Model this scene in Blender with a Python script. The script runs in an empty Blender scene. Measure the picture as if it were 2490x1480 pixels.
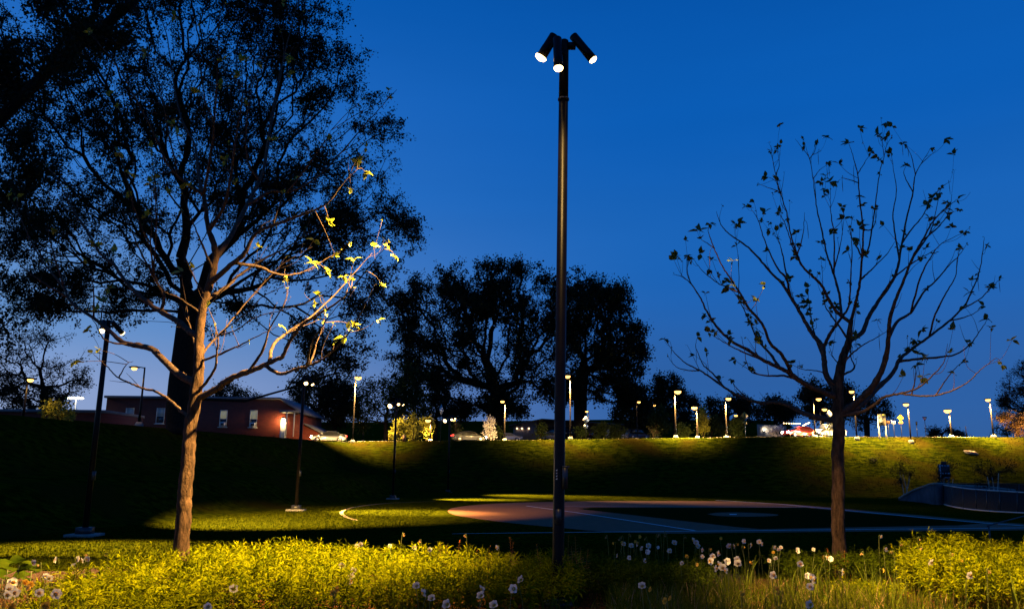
import bpy, math, random
import numpy as np
from mathutils import Vector
random.seed(7); RG = np.random.default_rng(7)
sc = bpy.context.scene
COL = sc.collection
# ------------------------------------------------------------------ camera
EYE = 1.6; FP = 1955.0; PITCH = math.atan(402/1955); ROLL = math.radians(0.6)
_c, _s = math.cos(PITCH), math.sin(PITCH)
Fw = np.array([0, _c, _s]); R0 = np.array([1., 0, 0]); U0 = np.array([0, -_s, _c])
Rt = R0*math.cos(ROLL) + U0*math.sin(ROLL); Up = -R0*math.sin(ROLL) + U0*math.cos(ROLL)
cam = bpy.data.cameras.new('camera'); co = bpy.data.objects.new('camera', cam); COL.objects.link(co)
from mathutils import Matrix
M = Matrix.Identity(4)
for i in range(3):
    M[i][0] = Rt[i]; M[i][1] = Up[i]; M[i][2] = -Fw[i]
M[2][3] = EYE
co.matrix_world = M
cam.sensor_width = 36; cam.lens = 36*FP/2490; cam.clip_start = 0.1; cam.clip_end = 6000
sc.camera = co
# ------------------------------------------------------------------ world: the sky after sunset
w = bpy.data.worlds.new('World'); sc.world = w; w.use_nodes = True
nt = w.node_tree; N = nt.nodes; Lk = nt.links
bg = N['Background']
tc = N.new('ShaderNodeTexCoord'); sp = N.new('ShaderNodeSeparateXYZ'); Lk.new(tc.outputs['Generated'], sp.inputs[0])
def ramp(stops):
    r = N.new('ShaderNodeValToRGB'); e = r.color_ramp.elements
    r.color_ramp.interpolation = 'EASE'
    while len(e) < len(stops): e.new(0.5)
    for el, (p, c) in zip(e, stops): el.position = p; el.color = (*c, 1)
    Lk.new(sp.outputs['Z'], r.inputs[0]); return r
rR = ramp([(0.0, (.036,.115,.33)), (.10, (.026,.118,.38)), (.25, (.011,.128,.48)), (.42, (.003,.106,.46)), (.60, (.001,.078,.37)), (.9, (.001,.045,.26))])
rL = ramp([(0.0, (.38,.44,.62)), (.07, (.28,.38,.64)), (.17, (.13,.29,.61)), (.34, (.030,.18,.59)), (.55, (.004,.11,.47)), (.9, (.001,.05,.28))])
mx = N.new('ShaderNodeMix'); mx.data_type = 'RGBA'
mr = N.new('ShaderNodeMapRange'); mr.interpolation_type = 'SMOOTHSTEP'
mr.inputs['From Min'].default_value = -0.62; mr.inputs['From Max'].default_value = 0.22
Lk.new(sp.outputs['X'], mr.inputs['Value']); Lk.new(mr.outputs[0], mx.inputs['Factor'])
Lk.new(rL.outputs[0], mx.inputs['A']); Lk.new(rR.outputs[0], mx.inputs['B'])
# faint streaks of cloud low in the sky
mp = N.new('ShaderNodeMapping'); mp.inputs['Scale'].default_value = (2.2, 2.2, 16)
nz = N.new('ShaderNodeTexNoise'); nz.inputs['Scale'].default_value = 1.6; nz.inputs['Detail'].default_value = 4
Lk.new(tc.outputs['Generated'], mp.inputs[0]); Lk.new(mp.outputs[0], nz.inputs[0])
m2 = N.new('ShaderNodeMapRange'); m2.inputs['From Min'].default_value = .35; m2.inputs['From Max'].default_value = .75
m2.inputs['To Min'].default_value = .985; m2.inputs['To Max'].default_value = 1.02
Lk.new(nz.outputs[0], m2.inputs[0])
vm = N.new('ShaderNodeVectorMath'); vm.operation = 'SCALE'
Lk.new(mx.outputs['Result'], vm.inputs[0]); Lk.new(m2.outputs[0], vm.inputs['Scale'])
Lk.new(vm.outputs[0], bg.inputs[0]); bg.inputs[1].default_value = 1.0
sc.view_settings.view_transform = 'Standard'; sc.view_settings.look = 'None'
sc.view_settings.exposure = 0; sc.view_settings.gamma = 1
sc.render.engine = 'CYCLES'
sc.cycles.use_denoising = True; sc.cycles.max_bounces = 5; sc.cycles.transparent_max_bounces = 8
sc.cycles.sample_clamp_indirect = 2.0; sc.cycles.caustics_reflective = False; sc.cycles.caustics_refractive = False
AMBER = (1.0, .60, .17); WARM = (1.0, .74, .38)
# ------------------------------------------------------------------ photograph pixel -> world direction
def P(px, py, d):
    px = np.asarray(px, float); py = np.asarray(py, float); d = np.asarray(d, float)
    u = (px-1245)/FP; v = (740-py)/FP
    D = Fw + u[..., None]*Rt + v[..., None]*Up
    t = d/D[..., 1]
    return np.array([0, 0, EYE]) + D*t[..., None]
def G(px, py, z=-0.92):
    px = np.asarray(px, float); py = np.asarray(py, float)
    D = Fw + ((px-1245)/FP)[..., None]*Rt + ((740-py)/FP)[..., None]*Up
    t = (z-EYE)/D[..., 2]
    return np.array([0, 0, EYE]) + D*t[..., None]
def PX(px, d, py=1100): return P(px, py, d)[..., 0]
# ------------------------------------------------------------------ ground height
FZ = -0.92
def sst(a, b, x):
    t = np.clip((x-a)/(b-a), 0, 1); return t*t*(3-2*t)
def hsh(x, y):
    return (np.sin(x*.31+y*.17)+np.sin(x*.13-y*.23+1.3)+.5*np.sin(x*.71+y*.53+2.)+.35*np.sin(x*1.7-y*1.3))/2.85
def H(x, y):
    x = np.asarray(x, float); y = np.asarray(y, float)
    L = (-17.6+(y-29.5)*.167 - x)*.986
    F = y-89.5 - .03*np.maximum(x-20, 0)
    k = 9.0
    s = np.where(np.abs(L-F) < k, np.maximum(L, F) + (k-np.abs(L-F))**2/(4*k), np.maximum(L, F)) - 1.2*sst(0, 9, k-np.abs(L-F))
    top = np.interp(x, [-60, -34, 0, 34, 66, 150], [4.2, 4.7, 5.3, 6.1, 6.4, 6.4])
    left = sst(-8, 8, L-F)                      # 1 on the left bank, 0 on the far bank
    wid = 13.5+4.5*left
    t = np.clip(s/wid, 0, 1.0)
    pl = np.interp(t, [0, .06, .2, .27, .48, .6, .9, 1.0], [0, .03, .26, .31, .37, .50, .95, 1.0])
    pf = np.interp(t, [0, .08, .5, .9, 1.0], [0, .05, .5, .96, 1.0])
    z = FZ + (top-FZ)*(pl*left + pf*(1-left))
    z = z + np.where((t > .02) & (t < .97), .10*hsh(x*1.3, y*1.3)*np.sin(np.pi*np.clip(t, 0, 1)), 0)
    # near bed: a low terrace the camera stands on
    nb = sst(24.0, 13.3, y)
    z = np.where((s < 1), z*(1-nb) + 0*nb, z)
    # rise beyond the road
    a = x/np.maximum(y, 1)
    m = sst(.42, .33, a)
    rise = np.interp(y, [0, 116, 190, 290, 340, 6000], [0, 0, 3.3, 13.5, 15, 15])
    rise2 = np.interp(y, [0, 116, 400, 6000], [0, 0, -4, -60])
    z = z + np.where(s > wid*.99, m*rise + (1-m)*rise2, 0)
    return z
def H1(x, y): return float(H(np.array([x]), np.array([y]))[0])
# ------------------------------------------------------------------ materials
def PM(name, c1, c2=None, scale=6., rough=.8, bump=0., bscale=None, bdist=.02, spec=.3, metal=0., trans=0., vec='Object',
       stretch=(1, 1, 1), detail=5, lo=.35, hi=.65, c3=None, s3=.5):
    m = bpy.data.materials.new(name); m.use_nodes = True
    n = m.node_tree.nodes; l = m.node_tree.links; b = n['Principled BSDF']
    b.inputs['Roughness'].default_value = rough; b.inputs['Metallic'].default_value = metal
    b.inputs['Specular IOR Level'].default_value = spec
    b.inputs['Base Color'].default_value = (*c1, 1)
    t = n.new('ShaderNodeTexCoord'); mp = n.new('ShaderNodeMapping'); mp.inputs['Scale'].default_value = stretch
    l.new(t.outputs[vec], mp.inputs[0])
    out = None
    if c2 is not None:
        z = n.new('ShaderNodeTexNoise'); z.inputs['Scale'].default_value = scale; z.inputs['Detail'].default_value = detail
        z.inputs['Roughness'].default_value = .65
        l.new(mp.outputs[0], z.inputs[0])
        r = n.new('ShaderNodeValToRGB'); r.color_ramp.elements[0].position = lo; r.color_ramp.elements[1].position = hi
        r.color_ramp.elements[0].color = (*c1, 1); r.color_ramp.elements[1].color = (*c2, 1)
        l.new(z.outputs[0], r.inputs[0]); out = r.outputs[0]
        if c3 is not None:
            z3 = n.new('ShaderNodeTexNoise'); z3.inputs['Scale'].default_value = s3; z3.inputs['Detail'].default_value = 3
            l.new(t.outputs[vec], z3.inputs[0])
            mr = n.new('ShaderNodeMapRange'); mr.inputs['From Min'].default_value = .48; mr.inputs['From Max'].default_value = .66
            l.new(z3.outputs[0], mr.inputs[0])
            q = n.new('ShaderNodeMix'); q.data_type = 'RGBA'; l.new(mr.outputs[0], q.inputs['Factor'])
            l.new(out, q.inputs['A']); q.inputs['B'].default_value = (*c3, 1); out = q.outputs['Result']
        l.new(out, b.inputs['Base Color'])
    if bump:
        z = n.new('ShaderNodeTexNoise'); z.inputs['Scale'].default_value = bscale or scale*2; z.inputs['Detail'].default_value = 6
        z.inputs['Roughness'].default_value = .7
        l.new(mp.outputs[0], z.inputs[0])
        bp = n.new('ShaderNodeBump'); bp.inputs['Strength'].default_value = bump; bp.inputs['Distance'].default_value = bdist
        l.new(z.outputs[0], bp.inputs['Height']); l.new(bp.outputs[0], b.inputs['Normal'])
    if trans:
        tr = n.new('ShaderNodeBsdfTranslucent'); ms = n.new('ShaderNodeMixShader'); ms.inputs[0].default_value = trans
        if out is not None: l.new(out, tr.inputs[0])
        else: tr.inputs[0].default_value = (*c1, 1)
        l.new(b.outputs[0], ms.inputs[1]); l.new(tr.outputs[0], ms.inputs[2])
        l.new(ms.outputs[0], n['Material Output'].inputs[0])
    return m
def EM(name, c, s):
    m = bpy.data.materials.new(name); m.use_nodes = True; n = m.node_tree.nodes
    b = n['Principled BSDF']; b.inputs['Base Color'].default_value = (*c, 1)
    b.inputs['Emission Color'].default_value = (*c, 1); b.inputs['Emission Strength'].default_value = s
    return m
# ------------------------------------------------------------------ geometry
class Geo:
    def __init__(s): s.V = []; s.F = []; s.MI = []; s.n = 0
    def add(s, V, F, mi=0):
        V = np.asarray(V, float).reshape(-1, 3); s.V.append(V)
        if isinstance(F, np.ndarray):
            s.F.append(F+s.n); s.MI.append(np.full(len(F), mi))
        else:
            for f in F: s.F.append(np.asarray([f])+s.n); s.MI.append(np.array([mi]))
        s.n += len(V); return s
    def box(s, c, h, mi=0, rz=0, rx=0, ry=0):
        V = np.array([[x, y, z] for x in (-1, 1) for y in (-1, 1) for z in (-1, 1)], float)*np.asarray(h, float)
        if rx: a, b = math.cos(rx), math.sin(rx); V = V @ np.array([[1, 0, 0], [0, a, b], [0, -b, a]])
        if ry: a, b = math.cos(ry), math.sin(ry); V = V @ np.array([[a, 0, -b], [0, 1, 0], [b, 0, a]])
        if rz: a, b = math.cos(rz), math.sin(rz); V = V @ np.array([[a, b, 0], [-b, a, 0], [0, 0, 1]])
        F = np.array([[0, 1, 3, 2], [4, 6, 7, 5], [0, 4, 5, 1], [2, 3, 7, 6], [0, 2, 6, 4], [1, 5, 7, 3]])
        return s.add(V+np.asarray(c, float), F, mi)
    def tube(s, pts, rad, n=8, mi=0, cap=True):
        pts = np.asarray(pts, float); m = len(pts); rad = np.broadcast_to(np.asarray(rad, float), (m,))
        T = np.gradient(pts, axis=0); T /= np.linalg.norm(T, axis=1)[:, None]+1e-9
        ref = np.array([0, 0, 1.]) if abs(T[:, 2]).mean() < .8 else np.array([1., 0, 0])
        A = np.cross(T, ref); A /= np.linalg.norm(A, axis=1)[:, None]+1e-9; B = np.cross(T, A)
        th = np.arange(n)*2*math.pi/n
        V = pts[:, None, :] + rad[:, None, None]*(np.cos(th)[None, :, None]*A[:, None]+np.sin(th)[None, :, None]*B[:, None])
        i = np.arange(m-1)[:, None]*n; j = np.arange(n)[None]; k = (j+1) % n
        F = np.stack([i+j, i+n+j, i+n+k, i+k], -1).reshape(-1, 4)
        s.add(V.reshape(-1, 3), F, mi)
        if cap:
            b = s.n-m*n
            s.F.append(np.array([np.arange(n)+b])); s.MI.append(np.array([mi]))
            s.F.append(np.array([np.arange(n)[::-1]+b+(m-1)*n])); s.MI.append(np.array([mi]))
        return s
    def segs(s, A, B, ra, rb, n=4, mi=0):
        A = np.asarray(A, float); B = np.asarray(B, float); m = len(A)
        T = B-A; T /= np.linalg.norm(T, axis=1)[:, None]+1e-9
        ref = np.where(np.abs(T[:, 2:3]) < .9, np.array([[0, 0, 1.]]), np.array([[1., 0, 0]]))
        X = np.cross(T, ref); X /= np.linalg.norm(X, axis=1)[:, None]+1e-9; Y = np.cross(T, X)
        th = np.arange(n)*2*math.pi/n
        o = np.cos(th)[None, :, None]*X[:, None]+np.sin(th)[None, :, None]*Y[:, None]
        ra = np.broadcast_to(np.asarray(ra, float), (m,)); rb = np.broadcast_to(np.asarray(rb, float), (m,))
        V = np.concatenate([A[:, None]+o*ra[:, None, None], B[:, None]+o*rb[:, None, None]], 1)
        i = (np.arange(m)*2*n)[:, None]; j = np.arange(n)[None]; k = (j+1) % n
        F = np.stack([i+j, i+n+j, i+n+k, i+k], -1).reshape(-1, 4)
        return s.add(V.reshape(-1, 3), F, mi)
    def prism(s, poly, off, mi=0):
        p = np.asarray(poly, float); n = len(p); off = np.asarray(off, float)
        V = np.concatenate([p, p+off])
        F = [list(range(n))[::-1], list(range(n, 2*n))] + [[i, (i+1) % n, n+(i+1) % n, n+i] for i in range(n)]
        return s.add(V, F, mi)
    def inst(s, TV, TF, pos, Rm, sc_, mi=0):
        """many copies of one small shape; TF list of index lists"""
        m = len(pos); k = len(TV); sc_ = np.asarray(sc_, float)
        if sc_.ndim == 1: sc_ = sc_[:, None]
        TVs = TV[None]*sc_[:, None, :] if sc_.shape[1] == 3 else TV[None]*sc_[:, None]
        V = np.einsum('mij,mkj->mki', Rm, TVs)+pos[:, None]
        base = s.n; s.V.append(V.reshape(-1, 3)); s.n += m*k
        off = (np.arange(m)*k)[:, None]+base
        for f in TF:
            s.F.append(off+np.asarray(f)[None]); s.MI.append(np.full(m, mi))
        return s
    def build(s, name, mats, parent=None, smooth=False, org=(0, 0, 0)):
        V = np.concatenate(s.V)-np.asarray(org, float)
        me = bpy.data.meshes.new(name)
        me.vertices.add(len(V)); me.vertices.foreach_set('co', V.astype(np.float32).ravel())
        tot = np.concatenate([np.full(len(f), f.shape[1]) for f in s.F]); idx = np.concatenate([f.ravel() for f in s.F])
        me.loops.add(len(idx)); me.loops.foreach_set('vertex_index', idx.astype(np.int32))
        me.polygons.add(len(tot)); me.polygons.foreach_set('loop_start', np.concatenate([[0], np.cumsum(tot)[:-1]]).astype(np.int32))
        if not isinstance(mats, (list, tuple)): mats = [mats]
        for m in mats: me.materials.append(m)
        if len(mats) > 1: me.polygons.foreach_set('material_index', np.concatenate(s.MI).astype(np.int32))
        if smooth: me.polygons.foreach_set('use_smooth', np.ones(len(tot), bool))
        me.update(calc_edges=True); me.validate()
        o = bpy.data.objects.new(name, me); COL.objects.link(o)
        if parent is not None: o.parent = parent
        return o
def tag(o, label=None, cat=None, group=None, kind=None):
    if label: o['label'] = label
    if cat: o['category'] = cat
    if group: o['group'] = group
    if kind: o['kind'] = kind
    return o
def thing(name, label, cat, loc=(0, 0, 0), rz=0, group=None):
    o = bpy.data.objects.new(name, None); COL.objects.link(o); o.location = tuple(float(v) for v in loc); o.rotation_euler = (0, 0, rz)
    o.empty_display_size = .2
    return tag(o, label, cat, group)
def copy_tree(root, loc, rz, label, group=None, parent=None):
    c = root.copy(); COL.objects.link(c)
    if parent is None:
        c.location = tuple(float(v) for v in loc); c.rotation_euler = (0, 0, rz); c['label'] = label
        if group: c['group'] = group
    else: c.parent = parent
    for ch in [o for o in root.children]: copy_tree(ch, None, 0, None, None, c)
    return c
def lamp(kind, loc, power, color, parent=None, target=None, size=60, blend=.3, radius=.1, name='light'):
    d = bpy.data.lights.new(name, kind); d.energy = power; d.color = color; d.shadow_soft_size = radius
    if kind == 'SPOT': d.spot_size = math.radians(size); d.spot_blend = blend
    o = bpy.data.objects.new(name, d); COL.objects.link(o)
    loc = Vector([float(v) for v in loc])
    if target is not None:
        o.rotation_euler = (Vector([float(v) for v in target])-loc).to_track_quat('-Z', 'Y').to_euler()
    o.location = loc
    if parent is not None:
        o.parent = parent; o.matrix_parent_inverse = Matrix.Translation(-Vector(parent.location))
    return o
def basis(D, roll=None):
    """rotation matrices whose local x axis is D"""
    D = D/(np.linalg.norm(D, axis=1)[:, None]+1e-9); m = len(D)
    ref = np.where(np.abs(D[:, 2:3]) < .95, np.array([[0, 0, 1.]]), np.array([[0, 1., 0]]))
    Y = np.cross(ref, D); Y /= np.linalg.norm(Y, axis=1)[:, None]+1e-9; Z = np.cross(D, Y)
    if roll is not None:
        c, s = np.cos(roll)[:, None], np.sin(roll)[:, None]; Y, Z = c*Y+s*Z, -s*Y+c*Z
    return np.stack([D, Y, Z], -1)
def rdir(n, up=0.):
    v = RG.normal(size=(n, 3)); v[:, 2] += up; return v/np.linalg.norm(v, axis=1)[:, None]
# leaf shapes: x along the leaf
RHOMB = (np.array([[0, 0, 0], [.45, .5, .06], [1, 0, 0], [.45, -.5, .06]]), [[0, 1, 2, 3]])
LANCE = (np.array([[0, 0, 0], [.3, .5, .05], [.3, -.5, .05], [.65, .42, .02], [.65, -.42, .02], [1, 0, -.18]]), [[0, 2, 1], [1, 2, 4, 3], [3, 4, 5]])
OVATE = (np.array([[0, 0, 0], [.18, .40, .04], [.42, .52, .06], [.72, .26, -.02], [1, 0, -.16], [.72, -.26, -.02], [.42, -.52, .06], [.18, -.40, .04], [.45, 0, -.02]]),
         [[0, 8, 2, 1], [2, 8, 4, 3], [4, 8, 6, 5], [0, 7, 6, 8]])
BLADE = (np.array([[0, .5, 0], [0, -.5, 0], [.35, .5, .03], [.35, -.5, .03], [.7, .36, .02], [.7, -.36, .02], [1, 0, -.08]]), [[0, 1, 3, 2], [2, 3, 5, 4], [4, 5, 6]])
# ------------------------------------------------------------------ tree growth
def mst(trunk, att, bf=.35):
    pts = np.concatenate([trunk, att]); n = len(pts); k = len(trunk)
    par = np.full(n, -1); path = np.zeros(n); order = list(range(k))
    for i in range(1, k): par[i] = i-1; path[i] = 0.02*i
    free = np.arange(k, n)
    D = np.linalg.norm(pts[free][:, None]-pts[None, :k], axis=2)
    cost = D + bf*path[None, :k]
    # branches leave the upper trunk
    pen = np.linspace(1.5, 0, k)[None]*0
    cost = cost+pen
    best = cost.min(1); bp = cost.argmin(1); act = np.ones(len(free), bool)
    for _ in range(len(free)):
        j = np.where(act, best, 1e18).argmin(); i = free[j]; act[j] = False
        par[i] = bp[j]; d = np.linalg.norm(pts[i]-pts[bp[j]]); path[i] = path[bp[j]]+d; order.append(i)
        dd = np.linalg.norm(pts[free]-pts[i], axis=1)+bf*path[i]
        u = act & (dd < best); best[u] = dd[u]; bp[u] = i
    return pts, par, order
def radii(par, order, k, rtip, pw, rbase):
    n = len(par); a = np.zeros(n)
    ch = np.zeros(n, int)
    for i in order:
        if par[i] >= 0: ch[par[i]] += 1
    a[ch == 0] = rtip**pw
    for i in order[::-1]:
        if a[i] == 0: a[i] = rtip**pw
        if par[i] >= 0: a[par[i]] += a[i]
    r = a**(1/pw)
    s = rbase/r[0]
    if s < 1: r = np.where(r > rtip*2, rtip*2+(r-rtip*2)*s, r)
    else: r = r*(1+(s-1)*(r/r[0]))
    return r, ch
def crown_pts(blobs, d, n, dj=.8, edge=.5, clump=.72):
    w_ = np.array([b[2]*b[3] for b in blobs], float); w_ /= w_.sum(); out = []
    for b, c in zip(blobs, (w_*n).astype(int)+1):
        th = RG.uniform(0, 2*math.pi, c); r = RG.uniform(0, 1, c)**edge
        u, v = r*np.cos(th), r*np.sin(th)
        dep = np.sqrt(np.maximum(0, 1-r*r))*RG.uniform(-1, 1, c)
        nc = max(2, c//16); pick = RG.integers(0, nc, c); q = RG.random(c) < clump
        u = np.where(q, u[pick]+RG.normal(size=c)*.10, u); v = np.where(q, v[pick]+RG.normal(size=c)*.09, v); dep = np.where(q, dep[pick]+RG.normal(size=c)*.12, dep)
        rm = max(b[2], b[3])/FP*d*dj
        out.append(P(b[0]+u*b[2], b[1]+v*b[3], d+dep*rm+(b[4] if len(b) > 4 else 0)))
    return np.concatenate(out)
def big_tree(name, label, foot, d, trunk_px, blobs, natt, nleaf, lpx, rbase, bark, leafm, bf=.35, rtip=.012, spread=1.0, droop=.3,
             twigs=3, twl=1., group=None, cat='tree', lw=.42, footz=None, stems=None, pw=2.2, edge=.5, rhomb=RHOMB):
    """trunk_px: pixel points up the trunk; blobs: crown masses (cx,cy,rx,ry[,depth shift]) in photograph pixels at distance d"""
    tp = np.array([P(x, y, d) for x, y in trunk_px])
    z0 = H1(tp[0, 0], tp[0, 1])-.15 if footz is None else footz
    tp[0, 2] = min(z0, tp[1, 2]-.2)
    t_ = np.linspace(0, 1, len(tp)); q = np.linspace(0, 1, max(6, 3*len(tp)))
    tr = np.stack([np.interp(q, t_, tp[:, c]) for c in range(3)], 1)
    att = crown_pts(blobs, d, natt, edge=edge)
    pts, par, order = mst(tr, att, bf); k = len(tr)
    # soften kinks
    ps = pts.copy(); sm = pts.copy(); cnt = np.ones(len(pts))
    for i in order[k:]:
        sm[i] += pts[par[i]]; cnt[i] += 1; sm[par[i]] += pts[i]; cnt[par[i]] += 1
    ps[k:] = .5*pts[k:]+.5*(sm/cnt[:, None])[k:]
    r, ch = radii(par, order, k, rtip, pw, rbase)
    org = (tp[0, 0], tp[0, 1], z0)
    root = thing(name, label, cat, org, group=group)
    idx = np.array(order[1:]); pa = par[idx]
    g = Geo()
    trr = np.maximum(r[:k], 0); trr = np.maximum(trr, rbase*np.linspace(1., .55, k)); trr[0] = rbase*1.35
    g.tube(tr, trr, 10)
    big = idx[idx >= k]; pb = par[big]
    ra = np.minimum(r[pb], r[big]*1.5)
    A = ps[big]; B = ps[pb]; L = np.linalg.norm(A-B, axis=1)
    J = RG.normal(size=A.shape)*L[:, None]*.07; Mid = (A+B)/2+J; Mid[:, 2] -= L*.03
    rm = (ra+r[big])/2
    g.segs(B, Mid, ra, rm, 5); g.segs(Mid, A, rm, r[big], 5)
    # fine twigs
    fine = np.where((r < rtip*4) & (np.arange(len(r)) >= k))[0]
    if len(fine) == 0: fine = np.arange(k, len(r))
    m_px = d/FP
    src = np.repeat(fine, twigs); dirs = pts[src]-pts[par[src]]; dirs /= np.linalg.norm(dirs, axis=1)[:, None]+1e-9
    dirs = dirs*.8+rdir(len(src))*.8; dirs[:, 2] -= droop*RG.uniform(0, 1.6, len(src)); dirs /= np.linalg.norm(dirs, axis=1)[:, None]
    tl = RG.uniform(.4, 1.2, len(src))*twl
    S = ps[src]; E = S+dirs*tl[:, None]; E[:, 2] -= droop*tl*.25
    g.segs(S, E, rtip*.55, rtip*.3, 3)
    g.build('trunk', bark, root, smooth=True, org=org)
    if nleaf:
        wgt = RG.random(len(src))**2.2+.03; wgt /= wgt.sum(); j = RG.choice(len(src), nleaf, p=wgt); t = RG.uniform(.1, 1.08, nleaf)[:, None]
        pos = S[j]*(1-t)+E[j]*t + RG.normal(size=(nleaf, 3))*m_px*lpx*spread
        dr = dirs[j]*.6+rdir(nleaf); sz = lpx*m_px*RG.uniform(.55, 1.35, nleaf)
        g2 = Geo(); g2.inst(rhomb[0], rhomb[1], pos, basis(dr, RG.uniform(0, 6.3, nleaf)), np.stack([sz, sz*lw*2, sz], 1))
        g2.build('crown', leafm, root, org=org)
    return root
# ================================================================== SETTING
M_turf = PM('bank_grass', (.008, .013, .001), (.036, .044, .002), scale=2.2, rough=1., bump=.8, bscale=6, bdist=.12, spec=0., stretch=(.45, 1, 2.2), detail=11, lo=.41, hi=.60, c3=(.030, .024, .003), s3=.22)
M_lawn = PM('lawn', (.006, .010, .0006), (.046, .052, .002), scale=7, rough=1., bump=1., bscale=18, bdist=.08, spec=0., detail=10, lo=.42, hi=.60)
M_mulch = PM('mulch', (.030, .010, .003), (.10, .036, .010), scale=30, rough=.95, bump=1, bscale=45, bdist=.03, spec=.1)
def tn(*a): return np.unique(np.concatenate(a))
xs = tn(-np.geomspace(60, 2500, 22), np.arange(-60, -26, 1.0), np.arange(-26, 26, .55), np.arange(26, 80, 1.2), np.geomspace(80, 2500, 20))
ys = tn(-np.geomspace(5, 300, 8), np.arange(-5, 14, .6), np.arange(14, 34, .5), np.arange(34, 122, .8), np.arange(122, 300, 4), np.geomspace(300, 5000, 18))
XX, YY = np.meshgrid(xs, ys); ZZ = H(XX, YY)
nx, ny = len(xs), len(ys)
gi = np.arange(ny-1)[:, None]*nx+np.arange(nx-1)[None]
FF = np.stack([gi, gi+1, gi+nx+1, gi+nx], -1).reshape(-1, 4)
cx = XX.ravel()[FF].mean(1); cy = YY.ravel()[FF].mean(1)
edge_y = 13.3+.5*np.sin(cx*.9)+.35*np.sin(cx*2.1+1)
mi = np.where(cy < edge_y, 2, 0)
Lc = (-17.6+(cy-29.5)*.167-cx)*.986
mi = np.where((mi == 0) & (Lc < -.2) & (cy < 89.7+.03*np.maximum(cx-20, 0)), 1, mi)
g = Geo(); V = np.stack([XX, YY, ZZ], -1).reshape(-1, 3)
for q in range(3): g.add(V if q == 0 else np.zeros((0, 3)), FF[mi == q] if q == 0 else FF[mi == q]-g.n, q)
ground = g.build('ground', [M_turf, M_lawn, M_mulch], smooth=True); tag(ground, kind='structure')

def sheet(name, px, z, mat_):
    p = G([a for a, b in px], [b for a, b in px], z); g = Geo(); g.add(p, [list(range(len(p)))]); o = g.build(name, mat_); tag(o, kind='structure'); return o
def line_sheet(name, px, z, mat_, wd):
    p = G([a for a, b in px], [b for a, b in px], z); T = np.gradient(p, axis=0); T /= np.linalg.norm(T, axis=1)[:, None]
    Nn = np.stack([-T[:, 1], T[:, 0], 0*T[:, 0]], 1); wd = np.broadcast_to(np.asarray(wd, float), (len(p),))[:, None]
    V = np.concatenate([p-Nn*wd/2, p+Nn*wd/2]); n = len(p); i = np.arange(n-1)
    g = Geo(); g.add(V, np.stack([i, i+n, i+n+1, i+1], -1)); o = g.build(name, mat_); tag(o, kind='structure'); return o
def spline(pts, m=8):
    pts = np.asarray(pts, float); n = len(pts)
    if n < 3: m_ = m; t = np.linspace(0, 1, m_+1)[:, None]; return pts[0]*(1-t)+pts[-1]*t
    E = np.concatenate([[2*pts[0]-pts[1]], pts, [2*pts[-1]-pts[-2]]]); out = []
    for i in range(n-1):
        p0, p1, p2, p3 = E[i:i+4]; t = np.linspace(0, 1, m, endpoint=False)[:, None]
        out.append(.5*(2*p1+(p2-p0)*t+(2*p0-5*p1+4*p2-p3)*t*t+(3*p1-p0-3*p2+p3)*t**3))
    out.append(pts[-1:]); return np.concatenate(out)
M_dirt = PM('infield_clay', (.16, .068, .038), (.22, .095, .054), scale=3, rough=.95, bump=.3, bscale=40, bdist=.01, spec=.1, detail=9)
M_dturf = PM('infield_turf', (.004, .014, .003), (.008, .020, .004), scale=12, rough=1., bump=.5, bscale=30, bdist=.03, spec=0.)
M_chalk = PM('chalk', (.50, .50, .50), (.80, .80, .80), scale=14, rough=.9, spec=.1, detail=8)
M_tan = PM('track_tan', (.26, .19, .12), (.34, .25, .16), scale=6, rough=.9)
Z1, Z2, Z3 = FZ+.012, FZ+.020, FZ+.028
dirt = spline([(1088, 1241), (1105, 1233), (1180, 1225), (1300, 1220), (1450, 1217.5), (1640, 1217), (1800, 1219), (1960, 1228), (2120, 1242), (2240, 1252)], 6).tolist() + \
    [(2400, 1267), (2600, 1280), (2600, 1287), (2100, 1291), (1800, 1294)] + spline([(1640, 1296), (1480, 1292), (1350, 1281), (1220, 1268), (1120, 1254), (1092, 1246)], 5).tolist()
sheet('infield_dirt', dirt, Z1, M_dirt)
sheet('infield_grass', [(1405, 1236), (1440, 1233), (1960, 1233), (2010, 1238), (2120, 1248), (2400, 1270), (2330, 1276), (1850, 1285), (1790, 1280)], Z2, M_dturf)
sheet('pitching_mound', spline([(1720, 1249), (1745, 1245.5), (1800, 1245), (1870, 1248), (1893, 1251), (1870, 1254), (1800, 1255), (1745, 1253), (1720, 1249)], 4).tolist()[:-1], Z3, M_dirt)
sheet('pitching_plate', [(1774, 1248.6), (1791, 1248.6), (1792, 1250.4), (1774, 1250.4)], Z3+.01, M_chalk)
line_sheet('foul_line', [(1100, 1296.5), (1300, 1294), (1500, 1292), (1900, 1288), (2250, 1284.5), (2600, 1281)], Z3, M_chalk, [.05, .11, .13, .15, .16, .16])
line_sheet('far_foul_line', [(1740, 1215), (1900, 1225), (2060, 1240), (2250, 1258), (2400, 1271), (2490, 1277)], Z3, M_chalk, .24)
line_sheet('base_line', [(1280, 1229), (1400, 1245), (1520, 1263), (1690, 1289)], Z3+.004, M_chalk, .16)
line_sheet('far_base_line', [(1280, 1229), (1450, 1230), (1700, 1231), (1990, 1233)], Z3+.008, M_chalk, .12)
line_sheet('sideline_arc', spline([(868, 1264), (845, 1257), (831, 1248), (836, 1240), (862, 1232), (905, 1226), (960, 1221.5), (1060, 1218)], 6), Z2, M_tan, np.r_[np.linspace(.18, .22, 14), np.linspace(.22, .07, 29)])
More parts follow.
